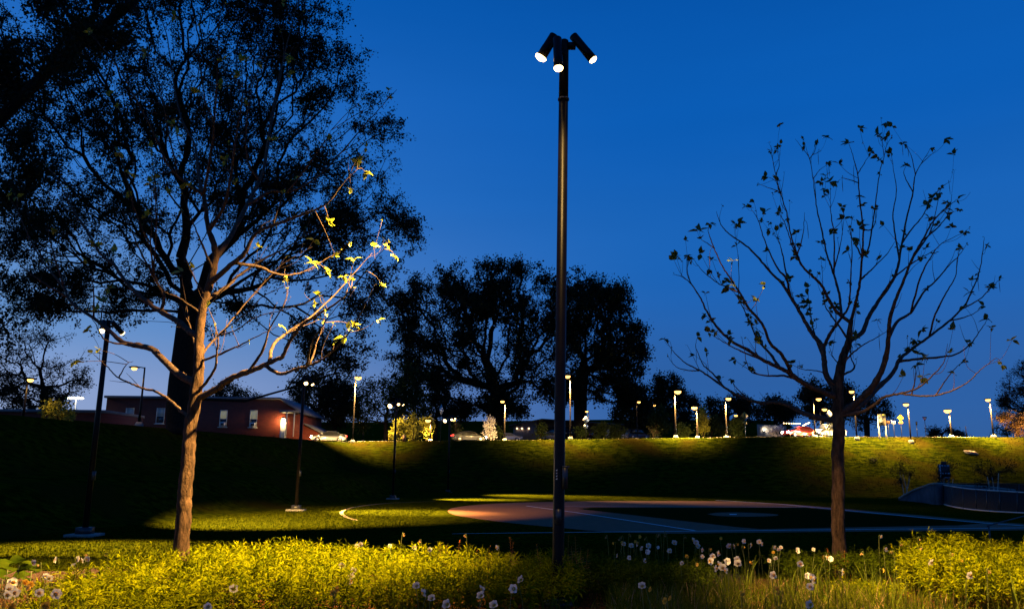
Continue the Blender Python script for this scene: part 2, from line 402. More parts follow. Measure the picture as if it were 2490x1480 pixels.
# road along the top of the bank
M_road = PM('asphalt', (.045, .045, .047), (.06, .06, .06), scale=8, rough=.85, bump=.2, bscale=60, bdist=.01)
M_conc = PM('concrete', (.17, .16, .14), (.25, .235, .21), scale=3, rough=.85, bump=.2, bscale=20, bdist=.01, detail=8)
rx_ = np.arange(-70, 61, 1.5); ry0, ry1 = 106.0, 112.5
def roadstrip(name, y0, y1, dz, th, mt):
    V = []; n = len(rx_)
    za = H(rx_, np.full(n, y0)); zb = H(rx_, np.full(n, y1)); zz = np.maximum(za, zb)+dz
    A = np.stack([rx_, np.full(n, y0), zz], 1); B = np.stack([rx_, np.full(n, y1), zz], 1)
    lo = np.array([0, 0, th]); V = np.concatenate([A, B, A-lo, B-lo]); i = np.arange(n-1)
    F = np.concatenate([np.stack([i, i+1, n+i+1, n+i], -1), np.stack([2*n+i, 2*n+i+1, i+1, i], -1), np.stack([n+i, n+i+1, 3*n+i+1, 3*n+i], -1)])
    g = Geo(); g.add(V, F); return tag(g.build(name, mt), kind='structure')
roadstrip('road', ry0, ry1, .05, .3, M_road)
roadstrip('kerb', ry0-.3, ry0, .10, .5, M_conc)
roadstrip('far_kerb', ry1, ry1+.3, .16, .5, M_conc)
g = Geo()
for x in np.arange(-68, 58, 6.): z = H1(x, 109.2)+.058; g.box((x, 109.25, z), (1.5, .06, .002))
tag(g.build('road_marking', M_chalk), kind='structure')

# ================================================================== LAMPS
M_pole = PM('pole_bronze', (.005, .004, .0035), (.009, .007, .006), scale=5, rough=.36, bump=.05, bscale=30, spec=.09, metal=.0)
M_black = PM('black_paint', (.018, .018, .02), (.028, .028, .03), scale=8, rough=.4, spec=.5)
M_white = PM('white_paint', (.72, .72, .72), (.8, .8, .8), scale=8, rough=.5)
M_lens = EM('lamp_glass', (1.0, .66, .26), 9)
M_lens2 = EM('street_lamp_glass', (1.0, .50, .11), 4.2)
M_white = PM('white_paint', (.72, .72, .72), (.8, .8, .8), scale=8, rough=.5)
def spot_head(root, base, out, aim, ln=.55, r=.075, power=0, size=50, blend=.4, lensm=None, lr=None, glow=None, hang=.18, org=None):
    """a cylinder floodlight on a knuckle; base = point on pole, out = unit vector away from the pole, aim = world point it shines at"""
    base = np.asarray(base, float); out = np.asarray(out, float); out = out/np.linalg.norm(out)
    k = base+out*hang
    a = np.asarray(aim, float)-k; a /= np.linalg.norm(a)
    g = Geo(); g.tube([base, base+out*hang*.55], .028, 8); g.box(base+out*hang*.55, (.05, .04, .04)); g.tube([base+out*hang*.5, k+np.array([0, 0, .05])], .032, 8)
    g.build('bracket', M_pole, root, org=org)
    top = k-a*ln*.28+np.array([0, 0, .05]); tip = top+a*ln
    g = Geo(); g.tube([top, top+a*.01, tip-a*.16, tip-a*.155, tip], [r*.9, r, r, r*1.04, r*1.04], 20)
    h = g.build('head', M_pole, root, smooth=False, org=org)
    rr = lr or r*1.0
    g = Geo(); A = tip+a*.002; g.tube([A, A+a*rr*.35, A+a*rr*.62], [rr, rr*.85, rr*.3], 16)
    g.build('lamp_glass', lensm or M_lens, h, smooth=True, org=org)
    if power:
        lamp('SPOT', tip+a*(rr*.62+.03), power, AMBER, root, target=tip+a*5, size=size, blend=blend, radius=.05)
    return tip
BG = 0.0
# main pole
mb = P(1356, 1352, 10.3); mt_ = P(1372, 98, 10.3)
mb[2] = 0.0
root = thing('light_pole', 'tall dark bronze pole with three lit floodlight heads in the flower bed', 'lamp post', mb)
o3 = tuple(mb)
ax = (mt_-mb)
def mpt(y):  # point on the pole axis at photograph row y
    f = (1352-y)/(1352-98.); return P(1356+(1372-1356)*f, y, 10.3)
g = Geo(); j = mpt(242)
g.tube([mb, mb+(j-mb)*.02, j], [.074, .072, .065], 28, cap=True); g.build('pole', M_pole, root, smooth=True, org=o3)
g = Geo(); g.tube([j, mpt(105), mpt(100), mpt(98)], [.066, .064, .060, .045], 28); g.build('pole_top', M_pole, root, smooth=True, org=o3)
g = Geo(); g.tube([j-np.array([0, 0, .012]), j+np.array([0, 0, .012])], .078, 28); g.build('collar', M_black, root, org=o3)
g = Geo(); h = mpt(1160); g.box(h+np.array([.075, -.03, 0]), (.035, .05, .14)); g.box(h+np.array([.085, -.03, .13]), (.045, .055, .012)); g.build('service_box', M_black, root, org=o3)
g = Geo()
for k, (hz_, wz_) in enumerate([(.010, .009), (.009, .007), (.011, .008), (.010, .009)]): q_ = mpt(1143+k*7); g.box(q_+np.array([-.030, -.0735, 0]), (wz_, .0015, hz_*.45)); g.box(q_+np.array([-.030+wz_*.7, -.0735, .003]), (wz_*.25, .0015, hz_))
g.build('number_sticker', M_white, root, org=o3)
g = Geo(); g.box(mpt(1255)+np.array([0, -.074, 0]), (.035, .006, .09)); g.build('access_door', M_black, root, org=o3)
g = Geo(); g.box(mb+np.array([0, 0, .02]), (.17, .17, .02)); g.tube([mb+np.array([0, 0, .04]), mb+np.array([0, 0, .09])], .1, 20); g.build('base_plate', M_black, root, org=o3)
bA = np.array([-3.7, 11.3, .5])
spot_head(root, mpt(118), (-1, -.35, .1), bA, power=40000, size=62, blend=.9, ln=.36, r=.07, lr=.085, hang=.2, org=o3)
spot_head(root, mpt(142), (-.45, -1, 0), np.array([.75, 8.7, 0]), power=420, size=66, blend=1., ln=.50, r=.062, lr=.065, hang=.25, org=o3)
bC = np.array([6.5, 9.9, -.2])
spot_head(root, mpt(114), (1, -.1, .05), bC, power=29000, size=60, blend=.95, ln=.46, r=.062, lr=.06, hang=.2, org=o3)

# field poles: (base px, base py, top py, head specs (outx, outy), aim px)
FPL = [(205, 1303, 778, 'nearest of the four field light poles, standing at the foot of the left bank', [(700, 1266, 150000, 60), (150, 1356, 75000, 78)]),
       (720, 1241, 912, 'second field light pole along the foot of the left bank, two lamps showing', [(940, 1245, 150000, 52)]),
       (955, 1213, 968, 'third field light pole, three lamps showing, near the curved tan line', [(1150, 1214, 170000, 40)]),
       (1089, 1198, 1008, 'farthest of the four field light poles, at the corner of the field', [(1330, 1206, 170000, 52)])]
for i, (bx, by, ty, lab, aims) in enumerate(FPL):
    b = G(bx, by); d = b[1]; tpx = bx+(1300-bx)*(by-ty)/11500.
    t = P(tpx, ty, d); t[0] = b[0]+.0*t[0]
    t = np.array([b[0], d, t[2]])
    r = thing('field_light_pole', lab, 'lamp post', b, group='light poles along the edge of the field'); o3 = tuple(b)
    g = Geo(); g.tube([b+[0, 0, .1], b+(t-b)*.5, t], [.11, .10, .085], 16); g.build('pole', M_pole, r, smooth=True, org=o3)
    g = Geo(); g.box(b+[0, 0, .03], (.5, .5, .06)); g.build('footing', M_conc, r, org=o3)
    g = Geo(); g.box(b+[0, 0, .19], (.24, .24, .13)); g.build('base_cover', M_black, r, org=o3)
    g = Geo(); g.box(b+(t-b)*.27+[.12, -.04, 0], (.05, .06, .16)); g.build('service_box', M_black, r, org=o3)
    e = t-np.array([0, 0, .25])
    for q, a_ in enumerate(aims):
        gp = G(a_[0], a_[1]); outv = (1, -.3, 0) if q == 0 else (-.1, -1, 0)
        spot_head(r, e, outv, gp, power=a_[2], size=a_[3], blend=.9, ln=.62, r=.09, lr=.10, hang=.32, org=o3)
    if len(aims) < 2 or i == 1:
        spot_head(r, e-[0, 0, .1], (.7, -.9, 0), b+np.array([3, -9, 0]), ln=.55, r=.09, lr=.12, hang=.25, org=o3)
    if i in (2, 3):
        spot_head(r, e-[0, 0, .3], (-1, -.5, 0), b+np.array([-7, -12, 0]), ln=.55, r=.1, lr=.20, hang=.35, org=o3)

def street_lamp(hx, hy, bx, d, label, power=0, size=.34, kind='street_lamp', double=False, lensm=None, by=None, side=None, group='street lamps along the road', color=AMBER):
    b = P(bx, 1080 if by is None else by, d)
    b[2] = H1(b[0], d); hd = P(hx, hy, d)
    b[0] += 0
    r = thing('street_lamp', label, 'street lamp', b, group=group); o3 = tuple(b)
    sgn = -1 if hx <= bx else 1
    if side is not None: sgn = side
    top = np.array([b[0], d, hd[2]+.12]); arm = abs(hd[0]-b[0]); arm = max(arm, .35)
    he = np.array([b[0]+sgn*arm, d-.25, hd[2]])
    g = Geo(); g.tube([b+[0, 0, .0], b+[0, 0, 1.2], top], [.11, .095, .06], 10); g.build('pole', M_pole, r, smooth=True, org=o3)
    g = Geo(); g.tube([b-[0, 0, .3], b+[0, 0, .12], b+[0, 0, .34]], [.34, .34, .22], 12); g.build('footing', M_conc, r, org=o3)
    g = Geo(); g.tube([top-[0, 0, .05], (top+he)/2+[0, 0, .06], he+[0, 0, .09]], [.045, .04, .04], 8); g.build('arm', M_pole, r, org=o3)
    g = Geo(); g.box(he+[0, 0, .09], (.36, .22, .05)); g.box(he+[0, 0, .15], (.22, .14, .03)); hh = g.build('head', M_pole, r, org=o3)
    g = Geo(); th = np.linspace(0, 1, 5)
    g.tube([he+[0, 0, .045], he-[0, 0, size*.25], he-[0, 0, size*.5], he-[0, 0, size*.62]], [size*.8, size*.78, size*.5, size*.15], 14)
    g.build('lamp_glass', lensm or M_lens2, hh, smooth=True, org=o3)
    if power: lamp('SPOT', he-[0, -.0, size*.62+.12], power*(55 if d < 108 and d > 70 else 2 if d > 70 else .5), color, r, target=he-[0, -2.2 if bx < 1950 else -.7, 5], size=132, blend=1.0, radius=.2)
    return r
SL = [(862, 918, 857, 103.2, 'bright street lamp at the crest right of the brick building, its pole lit from below', 1500, .50),
      (1383, 915, 1387, 103.4, 'tall street lamp close right of the central dark pole', 1400, .42),
      (1647, 952, 1644, 103.8, 'brightest street lamp of the middle right, rising in front of the dark trees', 1700, .50),
      (1693, 991, 1697, 107.5, 'bright street lamp beside the narrow yellow lit tree', 900, .44),
      (1770, 969, 1768, 107, 'slim street lamp left of the pedestrian sign, against the dark trees', 1800, .40),
      (1795, 1010, 1796, 170, 'low bright lamp right above a small round lit tree', 900, .42),
      (1553, 977, 1550, 150, 'street lamp in front of the broad dark conifer shape', 250, .36),
      (1595, 985, 1597, 176, 'street lamp just above the dark pyramidal tree', 100, .34),
      (1429, 1000, 1432, 150, 'short street lamp behind the white backed diamond sign', 250, .30),
      (1223, 976, 1227, 107, 'street lamp under the left half of the big spreading tree', 1000, .32),
      (879, 1027, 882, 150, 'low street lamp in the field beyond the road, right of the crest lamp', 400, .38),
      (1043, 1022, 1046, 107, 'bright low lamp behind the edge-on diamond sign', 500, .42),
      (1104, 1021, 1107, 150, 'low lamp just behind the farthest field pole', 200, .36),
      (1989, 970, 1984, 107, 'street lamp left of the right young tree trunk, higher of the near pair', 1100, .40),
      (2003, 995, 1999, 110, 'street lamp left of the right young tree trunk, lower of the near pair', 200, .38),
      (2077, 952, 2085, 102.2, 'street lamp just right of the right young tree trunk', 700, .36),
      (2205, 983, 2216, 101.8, 'street lamp between the pedestrian sign and the yield sign', 380, .40),
      (2311, 998, 2316, 106, 'white bright street lamp alone on the crest right of the yield sign', 650, .52),
      (2406, 972, 2418, 104, 'rightmost street lamp on the crest', 800, .36),
      (330, 896, 333, 66, 'street lamp in front of the brick building, left of the giant tree trunk', 500, .26),
      (60, 924, 47, 62, 'leftmost street lamp on top of the left bank', 600, .26)]
for hx, hy, bx, d, lab, pw, sz in SL: street_lamp(hx, hy, bx, d, lab, pw, sz*1.05)
# twin floodlight mast
b = P(181, 1005, 118.); b[2] = H1(b[0], 118.); t = P(187, 966, 118.); r = thing('floodlight_mast', 'white mast with two bright white floodlights beyond the low brick wing', 'floodlight', b)
M_ww = EM('flood_glass', (1.0, .92, .68), 22)
g = Geo(); g.tube([b, [b[0], b[1], t[2]]], [.1, .07], 10); g.build('pole', M_white, r, org=tuple(b))
g = Geo(); g.box((b[0], b[1], t[2]), (1.0, .05, .05)); g.build('crossbar', M_white, r, org=tuple(b))
for s in (-1, 1):
    g = Geo(); g.box((b[0]+s*.62, b[1]-.1, t[2]+.02), (.5, .16, .08)); hd_ = g.build('head', M_white, r, org=tuple(b))
    g = Geo(); g.box((b[0]+s*.62, b[1]-.2, t[2]-.1), (.48, .16, .12)); g.build('lamp_glass', M_ww, hd_, org=tuple(b))
# ================================================================== BUILDINGS
M_brick = None
def brick_mat():
    m = bpy.data.materials.new('red_brick'); m.use_nodes = True; n = m.node_tree.nodes; l = m.node_tree.links; b = n['Principled BSDF']
    t = n.new('ShaderNodeTexCoord'); mp = n.new('ShaderNodeMapping'); mp.inputs['Rotation'].default_value = (math.radians(90), 0, 0)
    k = n.new('ShaderNodeTexBrick'); k.inputs['Scale'].default_value = 1.0
    k.inputs['Color1'].default_value = (.19, .026, .012, 1); k.inputs['Color2'].default_value = (.14, .020, .010, 1); k.inputs['Mortar'].default_value = (.075, .036, .024, 1)
    k.inputs['Mortar Size'].default_value = .012; k.inputs['Brick Width'].default_value = .42; k.inputs['Row Height'].default_value = .16
    l.new(t.outputs['Object'], mp.inputs[0]); l.new(mp.outputs[0], k.inputs['Vector']); l.new(k.outputs['Color'], b.inputs['Base Color'])
    b.inputs['Roughness'].default_value = .9; return m
M_brick = brick_mat()
M_fascia = PM('grey_fascia', (.13, .13, .14), (.17, .17, .18), scale=2, rough=.6)
M_roof = PM('flat_roof', (.10, .10, .11), (.14, .14, .15), scale=2, rough=.9)
M_frame = PM('window_frame', (.50, .48, .44), (.6, .58, .52), scale=10, rough=.6)
M_blind = EM('lit_blind', (.50, .46, .28), .28)
M_glassd = PM('dark_glass', (.02, .025, .03), rough=.08, spec=.8)
M_curtain = PM('pale_blind', (.42, .42, .36), (.5, .5, .44), scale=20, rough=.9)
D = 116.0
def wx(px, py, d=D): p = P(px, py, d); return float(p[0]), float(p[2])
x0, zt0 = wx(261, 961); x1, zt1 = wx(680, 968); x2, z2 = wx(731, 1003); zb = 3.6
root = thing('brick_building', 'low red brick building with pale roof edge and sloping right end, behind the left bank', 'building', (x0, D, zb)); o3 = (x0, D, zb)
zt = (zt0+zt1)/2
g = Geo(); prof = [(x0, D, zb), (x1, D, zb), (x2-.15, D, zb), (x2-.15, D, z2-.05), (x1, D, zt-.25), (x0, D, zt-.25)]
g.prism(prof, (0, 14, 0)); g.build('wall', M_brick, root, org=o3)
g = Geo(); g.prism([(x0-.3, D-.3, zt-.27), (x1+.1, D-.3, zt-.27), (x2+.35, D-.3, z2-.22), (x2+.35, D-.3, z2+.05), (x1+.12, D-.3, zt+.05), (x0-.3, D-.3, zt+.05)], (0, 14.6, 0))
rf = g.build('roof', M_fascia, root, org=o3)
g = Geo()
for k in range(3): a, z_ = wx(600+k*14, 962); g.box((a, D+3, zt+.35), (.03, .03, .32)); g.box((a+.2, D+3, zt+.5), (.3, .02, .02))
g.build('roof_antenna', M_fascia, rf, org=o3)
def window(pxc, pyt, pyb, wpx, ac=0, lit=True):
    cx_, zt_ = wx(pxc, pyt); _, zb_ = wx(pxc, pyb); hw = wpx/2/FP*D
    g = Geo(); zc = (zt_+zb_)/2; hh = (zt_-zb_)/2
    for s in (-1, 1): g.box((cx_+s*(hw+.04), D-.04, zc), (.045, .06, hh+.08))
    g.box((cx_, D-.04, zt_+.04), (hw, .06, .04)); g.box((cx_, D-.04, zb_-.04), (hw, .06, .04)); g.box((cx_, D-.03, zc-.05), (hw, .03, .035))
    wf = g.build('window', M_frame, root, org=o3)
    g = Geo(); g.box((cx_, D-.012, zc+hh*.47), (hw, .006, hh*.5)); g.build('blind', M_blind if lit else M_curtain, wf, org=o3)
    g = Geo(); g.box((cx_, D-.012, zc-hh*.53), (hw, .006, hh*.45)); g.build('pane', M_glassd, wf, org=o3)
    g = Geo(); g.box((cx_, D-.13, zb_-.13), (hw+.22, .15, .05)); g.build('sill', M_frame, wf, org=o3)
    if ac:
        g = Geo(); g.box((cx_+.05, D-.28, zb_+.30), (.36, .24, .25)); g.build('air_conditioner', M_white, wf, org=o3)
        g = Geo(); g.box((cx_+.05, D-.53, zb_+.30), (.27, .006, .18)); g.build('grille', M_glassd, wf, org=o3)
window(545, 998, 1036, 15, 1); window(618, 998, 1037, 15, 1); window(317, 993, 1030, 17, 0, False); window(392, 993, 1028, 17, 0, False)
# porch
a0, zc0 = wx(690, 1004); a1, _ = wx(729, 1004); _, zgr = wx(700, 1062)
g = Geo(); g.prism([(a0, D-2.2, zc0), (a1+.3, D-2.2, zc0), (a1+.3, D-2.2, zc0+.28), (a0, D-2.2, zc0+.28)], (0, 2.17, 0)); g.build('porch_roof', M_fascia, root, org=o3)
for px_ in (706, 724):
    a, _ = wx(px_, 1030); g = Geo(); g.box((a, D-2.05, (zc0+zgr)/2), (.07, .07, (zc0-zgr)/2)); g.build('porch_post', M_frame, root, org=o3)
a, zd = wx(690, 1018); g = Geo(); g.box((a+.05, D-.05, (zd+zgr)/2-.1), (.45, .05, (zd-zgr)/2+.1)); dr_ = g.build('door', M_white, root, org=o3)
g = Geo(); g.box((a+.35, D-.13, zd-1.1), (.03, .03, .1)); g.build('handle', M_black, dr_, org=o3)
a, zl = wx(691, 1019); g = Geo(); g.box((a-.05, D-.2, zl+.12), (.16, .12, .04)); lb = g.build('wall_lamp', M_black, root, org=o3)
g = Geo(); g.tube([(a-.05, D-.22, zl+.08), (a-.05, D-.22, zl-.02), (a-.05, D-.22, zl-.2)], [.22, .24, .1], 12); g.build('lamp_glass', EM('porch_glass', (1., .72, .28), 30), lb, org=o3)
lamp('POINT', (a-.1, D-.75, zl-.15), 420, (1., .66, .24), root, radius=.12)
# lean-to beyond the right end
x3, z3 = wx(740, 1030, 119); x4, z4 = wx(778, 1051, 119)
rt = thing('brick_annex', 'small sloping roofed brick annex at the far right end of the brick building', 'building', (x3, 119, zb))
g = Geo(); g.prism([(x3-2.2, 118.9, zb), (x4, 118.9, zb), (x4, 118.9, z4-.1), (x3, 118.9, z3-.1), (x3-2.2, 118.9, z3+.3)], (0, 9, 0)); g.build('wall', M_brick, rt, org=(x3, 119, zb))
g = Geo(); g.prism([(x3-2.2, 118.6, z3+.33), (x3, 118.6, z3-.08), (x4+.3, 118.6, z4-.15), (x4+.3, 118.6, z4+.02), (x3, 118.6, z3+.1), (x3-2.2, 118.6, z3+.5)], (0, 9.5, 0)); g.build('roof', M_fascia, rt, org=(x3, 119, zb))
# long low wing at far left
xa, za = wx(-140, 991, 80); xb, zb2 = wx(262, 996, 80)
rw = thing('brick_wing', 'long very low flat roofed brick wing at the far left', 'building', (xa, 80, 3.5))
g = Geo(); g.box(((xa+xb)/2, 84, 3.5+(zb2-3.8)/2), ((xb-xa)/2-.05, 4, (zb2-3.8)/2)); g.build('wall', M_brick, rw, org=(xa, 80, 3.5))
g = Geo(); g.box(((xa+xb)/2, 84, zb2-.17), ((xb-xa)/2-.03, 4.3, .14)); g.build('roof', M_fascia, rw, org=(xa, 80, 3.5))
# metal shed beyond the road
M_metal = PM('ribbed_siding', (.24, .24, .27), (.34, .33, .36), scale=1, rough=.5, stretch=(14, 1, .15), detail=2, lo=.45, hi=.55, metal=.3)
M_brownw = PM('brown_siding', (.085, .055, .035), (.11, .07, .045), scale=3, rough=.9)
ds = 170.
q0 = P(1242, 1034, ds); q1 = P(1318, 1018, ds); q2 = P(1560, 1034, ds); zs = H1(q1[0], ds)-.3; qm, _ = wx(1306, 1020, ds); 
rs = thing('metal_shed', 'wide low shed with ribbed metal end and brown front beyond the road', 'shed', (q0[0], ds, zs)); oo = (q0[0], ds, zs)
zmid = q0[2]+(q1[2]-q0[2])*(qm-q0[0])/(q1[0]-q0[0])
g = Geo(); g.prism([(q0[0]+.6, ds, zs), (qm, ds, zs), (qm, ds, zmid-.15), (q0[0]+.6, ds, q0[2]-.1)], (0, 12, 0)); g.build('metal_wall', M_metal, rs, org=oo)
g = Geo(); g.prism([(qm+.02, ds, zs), (q2[0], ds, zs), (q2[0], ds, q2[2]-.2), (q1[0], ds, q1[2]-.2), (qm+.02, ds, zmid-.2)], (0, 12, 0)); g.build('front_wall', M_brownw, rs, org=oo)
g = Geo(); g.prism([(q0[0]-.4, ds-.6, q0[2]-.12), (q1[0], ds-.6, q1[2]-.18), (q2[0]+.4, ds-.6, q2[2]-.2), (q2[0]+.4, ds-.6, q2[2]), (q1[0], ds-.6, q1[2]+.05), (q0[0]-.4, ds-.6, q0[2]+.05)], (0, 13.2, 0)); g.build('roof', M_fascia, rs, org=oo)
a, _ = wx(1345, 1040, ds); g = Geo(); g.box((a+3, ds-.03, zs+1.7), (4.4, .03, 1.3)); g.build('garage_door', M_glassd, rs, org=oo)
for px_ in (1257, 1269, 1286):
    a, zz_ = wx(px_, 1041, ds); g = Geo(); g.box((a, ds-.12, zz_), (.12, .1, .12)); g.build('wall_lamp', EM('shed_lamp', (1., .6, .3), 6), rs, org=oo)
# retaining garden wall with wall lights, right
dw = 150.; u0, zw = wx(1842, 1031, dw); u1, zw1 = wx(1912, 1035, dw); zg = H1(u0, dw)
rwl = thing('lit_garden_wall', 'long pale wall washed by two round wall lights beyond the road', 'wall', (u0, dw, zg-.6)); oo = (u0, dw, zg-.6)
g = Geo(); g.prism([(u0, dw, zg-.6), (u1, dw, zg-.6), (u1, dw, zw1), (u0, dw, zw)], (0, .4, 0)); g.build('wall', M_conc, rwl, org=oo)
for px_ in (1857, 1889):
    a, zz_ = wx(px_, 1043, dw); g = Geo(); g.box((a, dw-.16, zz_-.35), (.16, .15, .12)); lb = g.build('wall_light', M_black, rwl, org=oo)
    g = Geo(); g.tube([(a, dw-.18, zz_-.23), (a, dw-.18, zz_-.16)], .14, 10); g.build('lamp_glass', EM('wall_light_glass', (1., .9, .7), 12), lb, org=oo)
    lamp('POINT', (a, dw-.55, zz_+.1), 130, (1, .85, .62), rwl, radius=.1)
# curved concrete retaining wall
M_conc2 = PM('stained_concrete', (.035, .037, .042), (.07, .072, .08), scale=1.2, rough=.85, bump=.3, bscale=12, bdist=.02, detail=8)
pts = [(2188, 1212, 1214, 80), (2205, 1202, 1215, 79), (2225, 1192, 1216, 77), (2250, 1183, 1217, 74), (2280, 1176, 1219, 70), (2340, 1181, 1224, 74), (2400, 1184, 1226, 78), (2470, 1192, 1228, 80)]
A = []; B = []
for x, yt, yb, d in pts:
    t = P(x, yt, d); b_ = t.copy(); b_[2] = FZ-.3; A.append(t); B.append(b_)
A = spline(A, 6); B = spline(B, 6); n = len(A); th = np.array([0, .3, 0])
rr_ = thing('curved_retaining_wall', 'low curved concrete retaining wall rising towards the fence at the foot of the right bank', 'wall', B[0])
g = Geo(); V = np.concatenate([A, B, A+th, B+th]); i = np.arange(n-1)
g.add(V, np.concatenate([np.stack([i, i+n, i+n+1, i+1], -1), np.stack([i, i+1, 2*n+i+1, 2*n+i], -1), np.stack([2*n+i, 2*n+i+1, 3*n+i+1, 3*n+i], -1)])); g.build('wall', M_conc2, rr_, org=tuple(B[0]))
g = Geo(); g.tube(A+[0, .15, .03], .10, 6); g.build('coping', M_conc, rr_, org=tuple(B[0]))
# black fences
def screen_mat():
    m = bpy.data.materials.new('fence_screen'); m.use_nodes = True; n = m.node_tree.nodes; l = m.node_tree.links; b = n['Principled BSDF']
    b.inputs['Base Color'].default_value = (.006, .008, .010, 1); b.inputs['Roughness'].default_value = .8
    t = n.new('ShaderNodeBsdfTransparent'); x = n.new('ShaderNodeMixShader'); x.inputs[0].default_value = .25
    l.new(b.outputs[0], x.inputs[1]); l.new(t.outputs[0], x.inputs[2]); l.new(x.outputs[0], n['Material Output'].inputs[0]); return m
M_screen = screen_mat()
M_rail = PM('pale_rail', (.5, .46, .42), (.6, .56, .5), scale=6, rough=.4)
def fence(name, label, rows, posts, railm, bottom=True):
    T = []; Bm = []
    for x, yt, yb in rows:
        b_ = G(x, yb); t = P(x, yt, b_[1]); T.append(t); Bm.append(b_)
    Ts = spline(T, 6); Bs = spline(Bm, 6); r = thing(name, label, 'fence', Bs[0]); oo = tuple(Bs[0]); n = len(Ts); i = np.arange(n-1)
    g = Geo(); g.tube(Ts, .045, 6); g.build('top_rail', railm, r, org=oo)
    dn = np.array([0, 0, .12]); g = Geo(); th = np.array([0, .03, 0])
    V = np.concatenate([Ts-dn*.5, Bs+dn, Ts-dn*.5+th, Bs+dn+th]); g.add(V, np.concatenate([np.stack([i, i+n, i+n+1, i+1], -1), np.stack([2*n+i, 2*n+i+1, 3*n+i+1, 3*n+i], -1)])); g.build('screen', M_screen, r, org=oo)
    if bottom: g = Geo(); g.tube(Bs+[0, -.05, .05], .05, 6); g.build('bottom_rail', railm, r, org=oo)
    for k in np.linspace(0, n-1, posts).astype(int):
        g = Geo(); g.tube([Bs[k]-[0, 0, .1], Ts[k]+[0, 0, .02]], .05, 8); g.build('post', M_black, r, org=oo)
    return r
fence('ballfield_fence', 'black screened fence with bright top rail curving forward at the right edge', [(2281, 1177, 1222), (2310, 1181, 1231), (2350, 1187, 1238), (2400, 1191, 1243), (2450, 1194, 1246), (2530, 1199, 1250)], 9, M_rail)
fence('back_fence', 'farther black fence standing behind the curved wall at the right edge', [(2305, 1174, 1212), (2360, 1175, 1213), (2430, 1175, 1214), (2530, 1178, 1216)], 8, M_black, False)
# scoreboard
M_sbd = PM('scoreboard_green', (.006, .012, .016), (.01, .018, .022), scale=4, rough=.5)
M_sbl = PM('scoreboard_lettering', (.30, .40, .55), (.36, .46, .6), scale=6, rough=.6)
M_sbw = PM('scoreboard_strip', (.55, .6, .68), (.7, .74, .8), scale=6, rough=.6)
dd = 72.; c0 = P(2281, 1128, dd); c1 = P(2311, 1161, dd); cz = (c0[2]+c1[2])/2
gb = np.array([(c0[0]+c1[0])/2, dd, H1((c0[0]+c1[0])/2, dd)])
rb = thing('scoreboard', 'small dark scoreboard with pale lettered strip down its left side', 'scoreboard', gb); oo = tuple(gb)
hw = (c1[0]-c0[0])/2; hh = (c0[2]-c1[2])/2
g = Geo(); g.box((gb[0], dd, cz), (hw, .08, hh)); g.build('board', M_sbd, rb, org=oo)
g = Geo(); g.box((gb[0]+.02, dd, cz+hh+.12), (hw*.45, .07, .13)); g.build('top_panel', M_sbd, rb, org=oo)
for s in (-.7, .7): g = Geo(); g.box((gb[0]+s*hw, dd+.02, (gb[2]+cz-hh)/2), (.04, .04, (cz-hh-gb[2])/2)); g.build('post', M_black, rb, org=oo)
g = Geo(); rr2 = random.Random(4)
for k in range(9):
    zz_ = cz+hh*(.92-.22*k)
    for q in range(2): g.box((c0[0]+.07+.06*q, dd-.088, zz_+rr2.uniform(-.02, .02)), (.025, .006, rr2.uniform(.035, .06)))
g.build('lettering_strip', M_sbw, rb, org=oo)
g = Geo()
for zf in (.78, -.35):
    for xf in (-.45, -.3, .1, .2, .55, .7, .8): g.box((gb[0]+hw*xf, dd-.088, cz+hh*zf), (.035, .006, .05))
g.box((gb[0], dd-.088, cz-hh*.97), (hw*.8, .006, .02)); g.build('lettering', M_sbl, rb, org=oo)
# handrail
hb = G(2410, 1322, -.7)
rh = thing('handrail', 'thin black handrail with one post rising from the bed at right', 'railing', (hb[0], hb[1], -.75)); oo = (hb[0], hb[1], -.75)
tp = P(2404, 1278, hb[1]); te = P(2560, 1236, hb[1]+.6)
g = Geo(); g.tube([(tp[0], hb[1], -.8), (tp[0], hb[1], tp[2])], .03, 8); g.build('post', M_black, rh, org=oo)
g = Geo(); g.tube([tp-[.06, 0, 0], tp+[0, 0, .02], te], .022, 8); g.build('rail', M_black, rh, org=oo)
g = Geo(); p2 = te; g.tube([(te[0], te[1], -.8), te], .03, 8); g.build('post', M_black, rh, org=oo)

# ================================================================== SIGNS
M_yel = PM('sign_amber', (.62, .30, .03), (.68, .34, .04), scale=4, rough=.45)
M_grn = PM('sign_grey', (.16, .145, .11), (.18, .165, .13), scale=4, rough=.6)
M_red = PM('sign_red', (.50, .02, .02), (.56, .03, .03), scale=4, rough=.45)
M_brn = PM('sign_brown', (.10, .045, .025), (.12, .055, .03), scale=4, rough=.6)
M_ylw = EM('sign_yellow_glow', (.85, .75, .12), .35)  # faint glow put into the panel, which is no lamp
M_wht = PM('sign_white', (.75, .72, .68), (.8, .78, .74), scale=4, rough=.5)
M_txt = EM('sign_lettering_glow', (.9, .85, .7), .25)  # letters given a glow of their own in place of falling light
M_alu = PM('sign_back', (.40, .42, .45), (.5, .52, .55), scale=4, rough=.45, metal=.3)
def sign_base(name, label, px, ybase, d, z=None):
    b = P(px, ybase, d); b[2] = H1(b[0], d); return thing(name, label, 'sign', b), b
def flat(g, pts, c, th=.012, y=0., rz=0., mi=0):
    p = [(c[0]+x*math.cos(rz), c[1]+y+x*math.sin(rz), c[2]+z) for x, z in pts]
    g.prism(p, (-math.sin(rz)*-th, -th, 0) if rz == 0 else (th*math.sin(rz), -th*math.cos(rz), 0), mi)
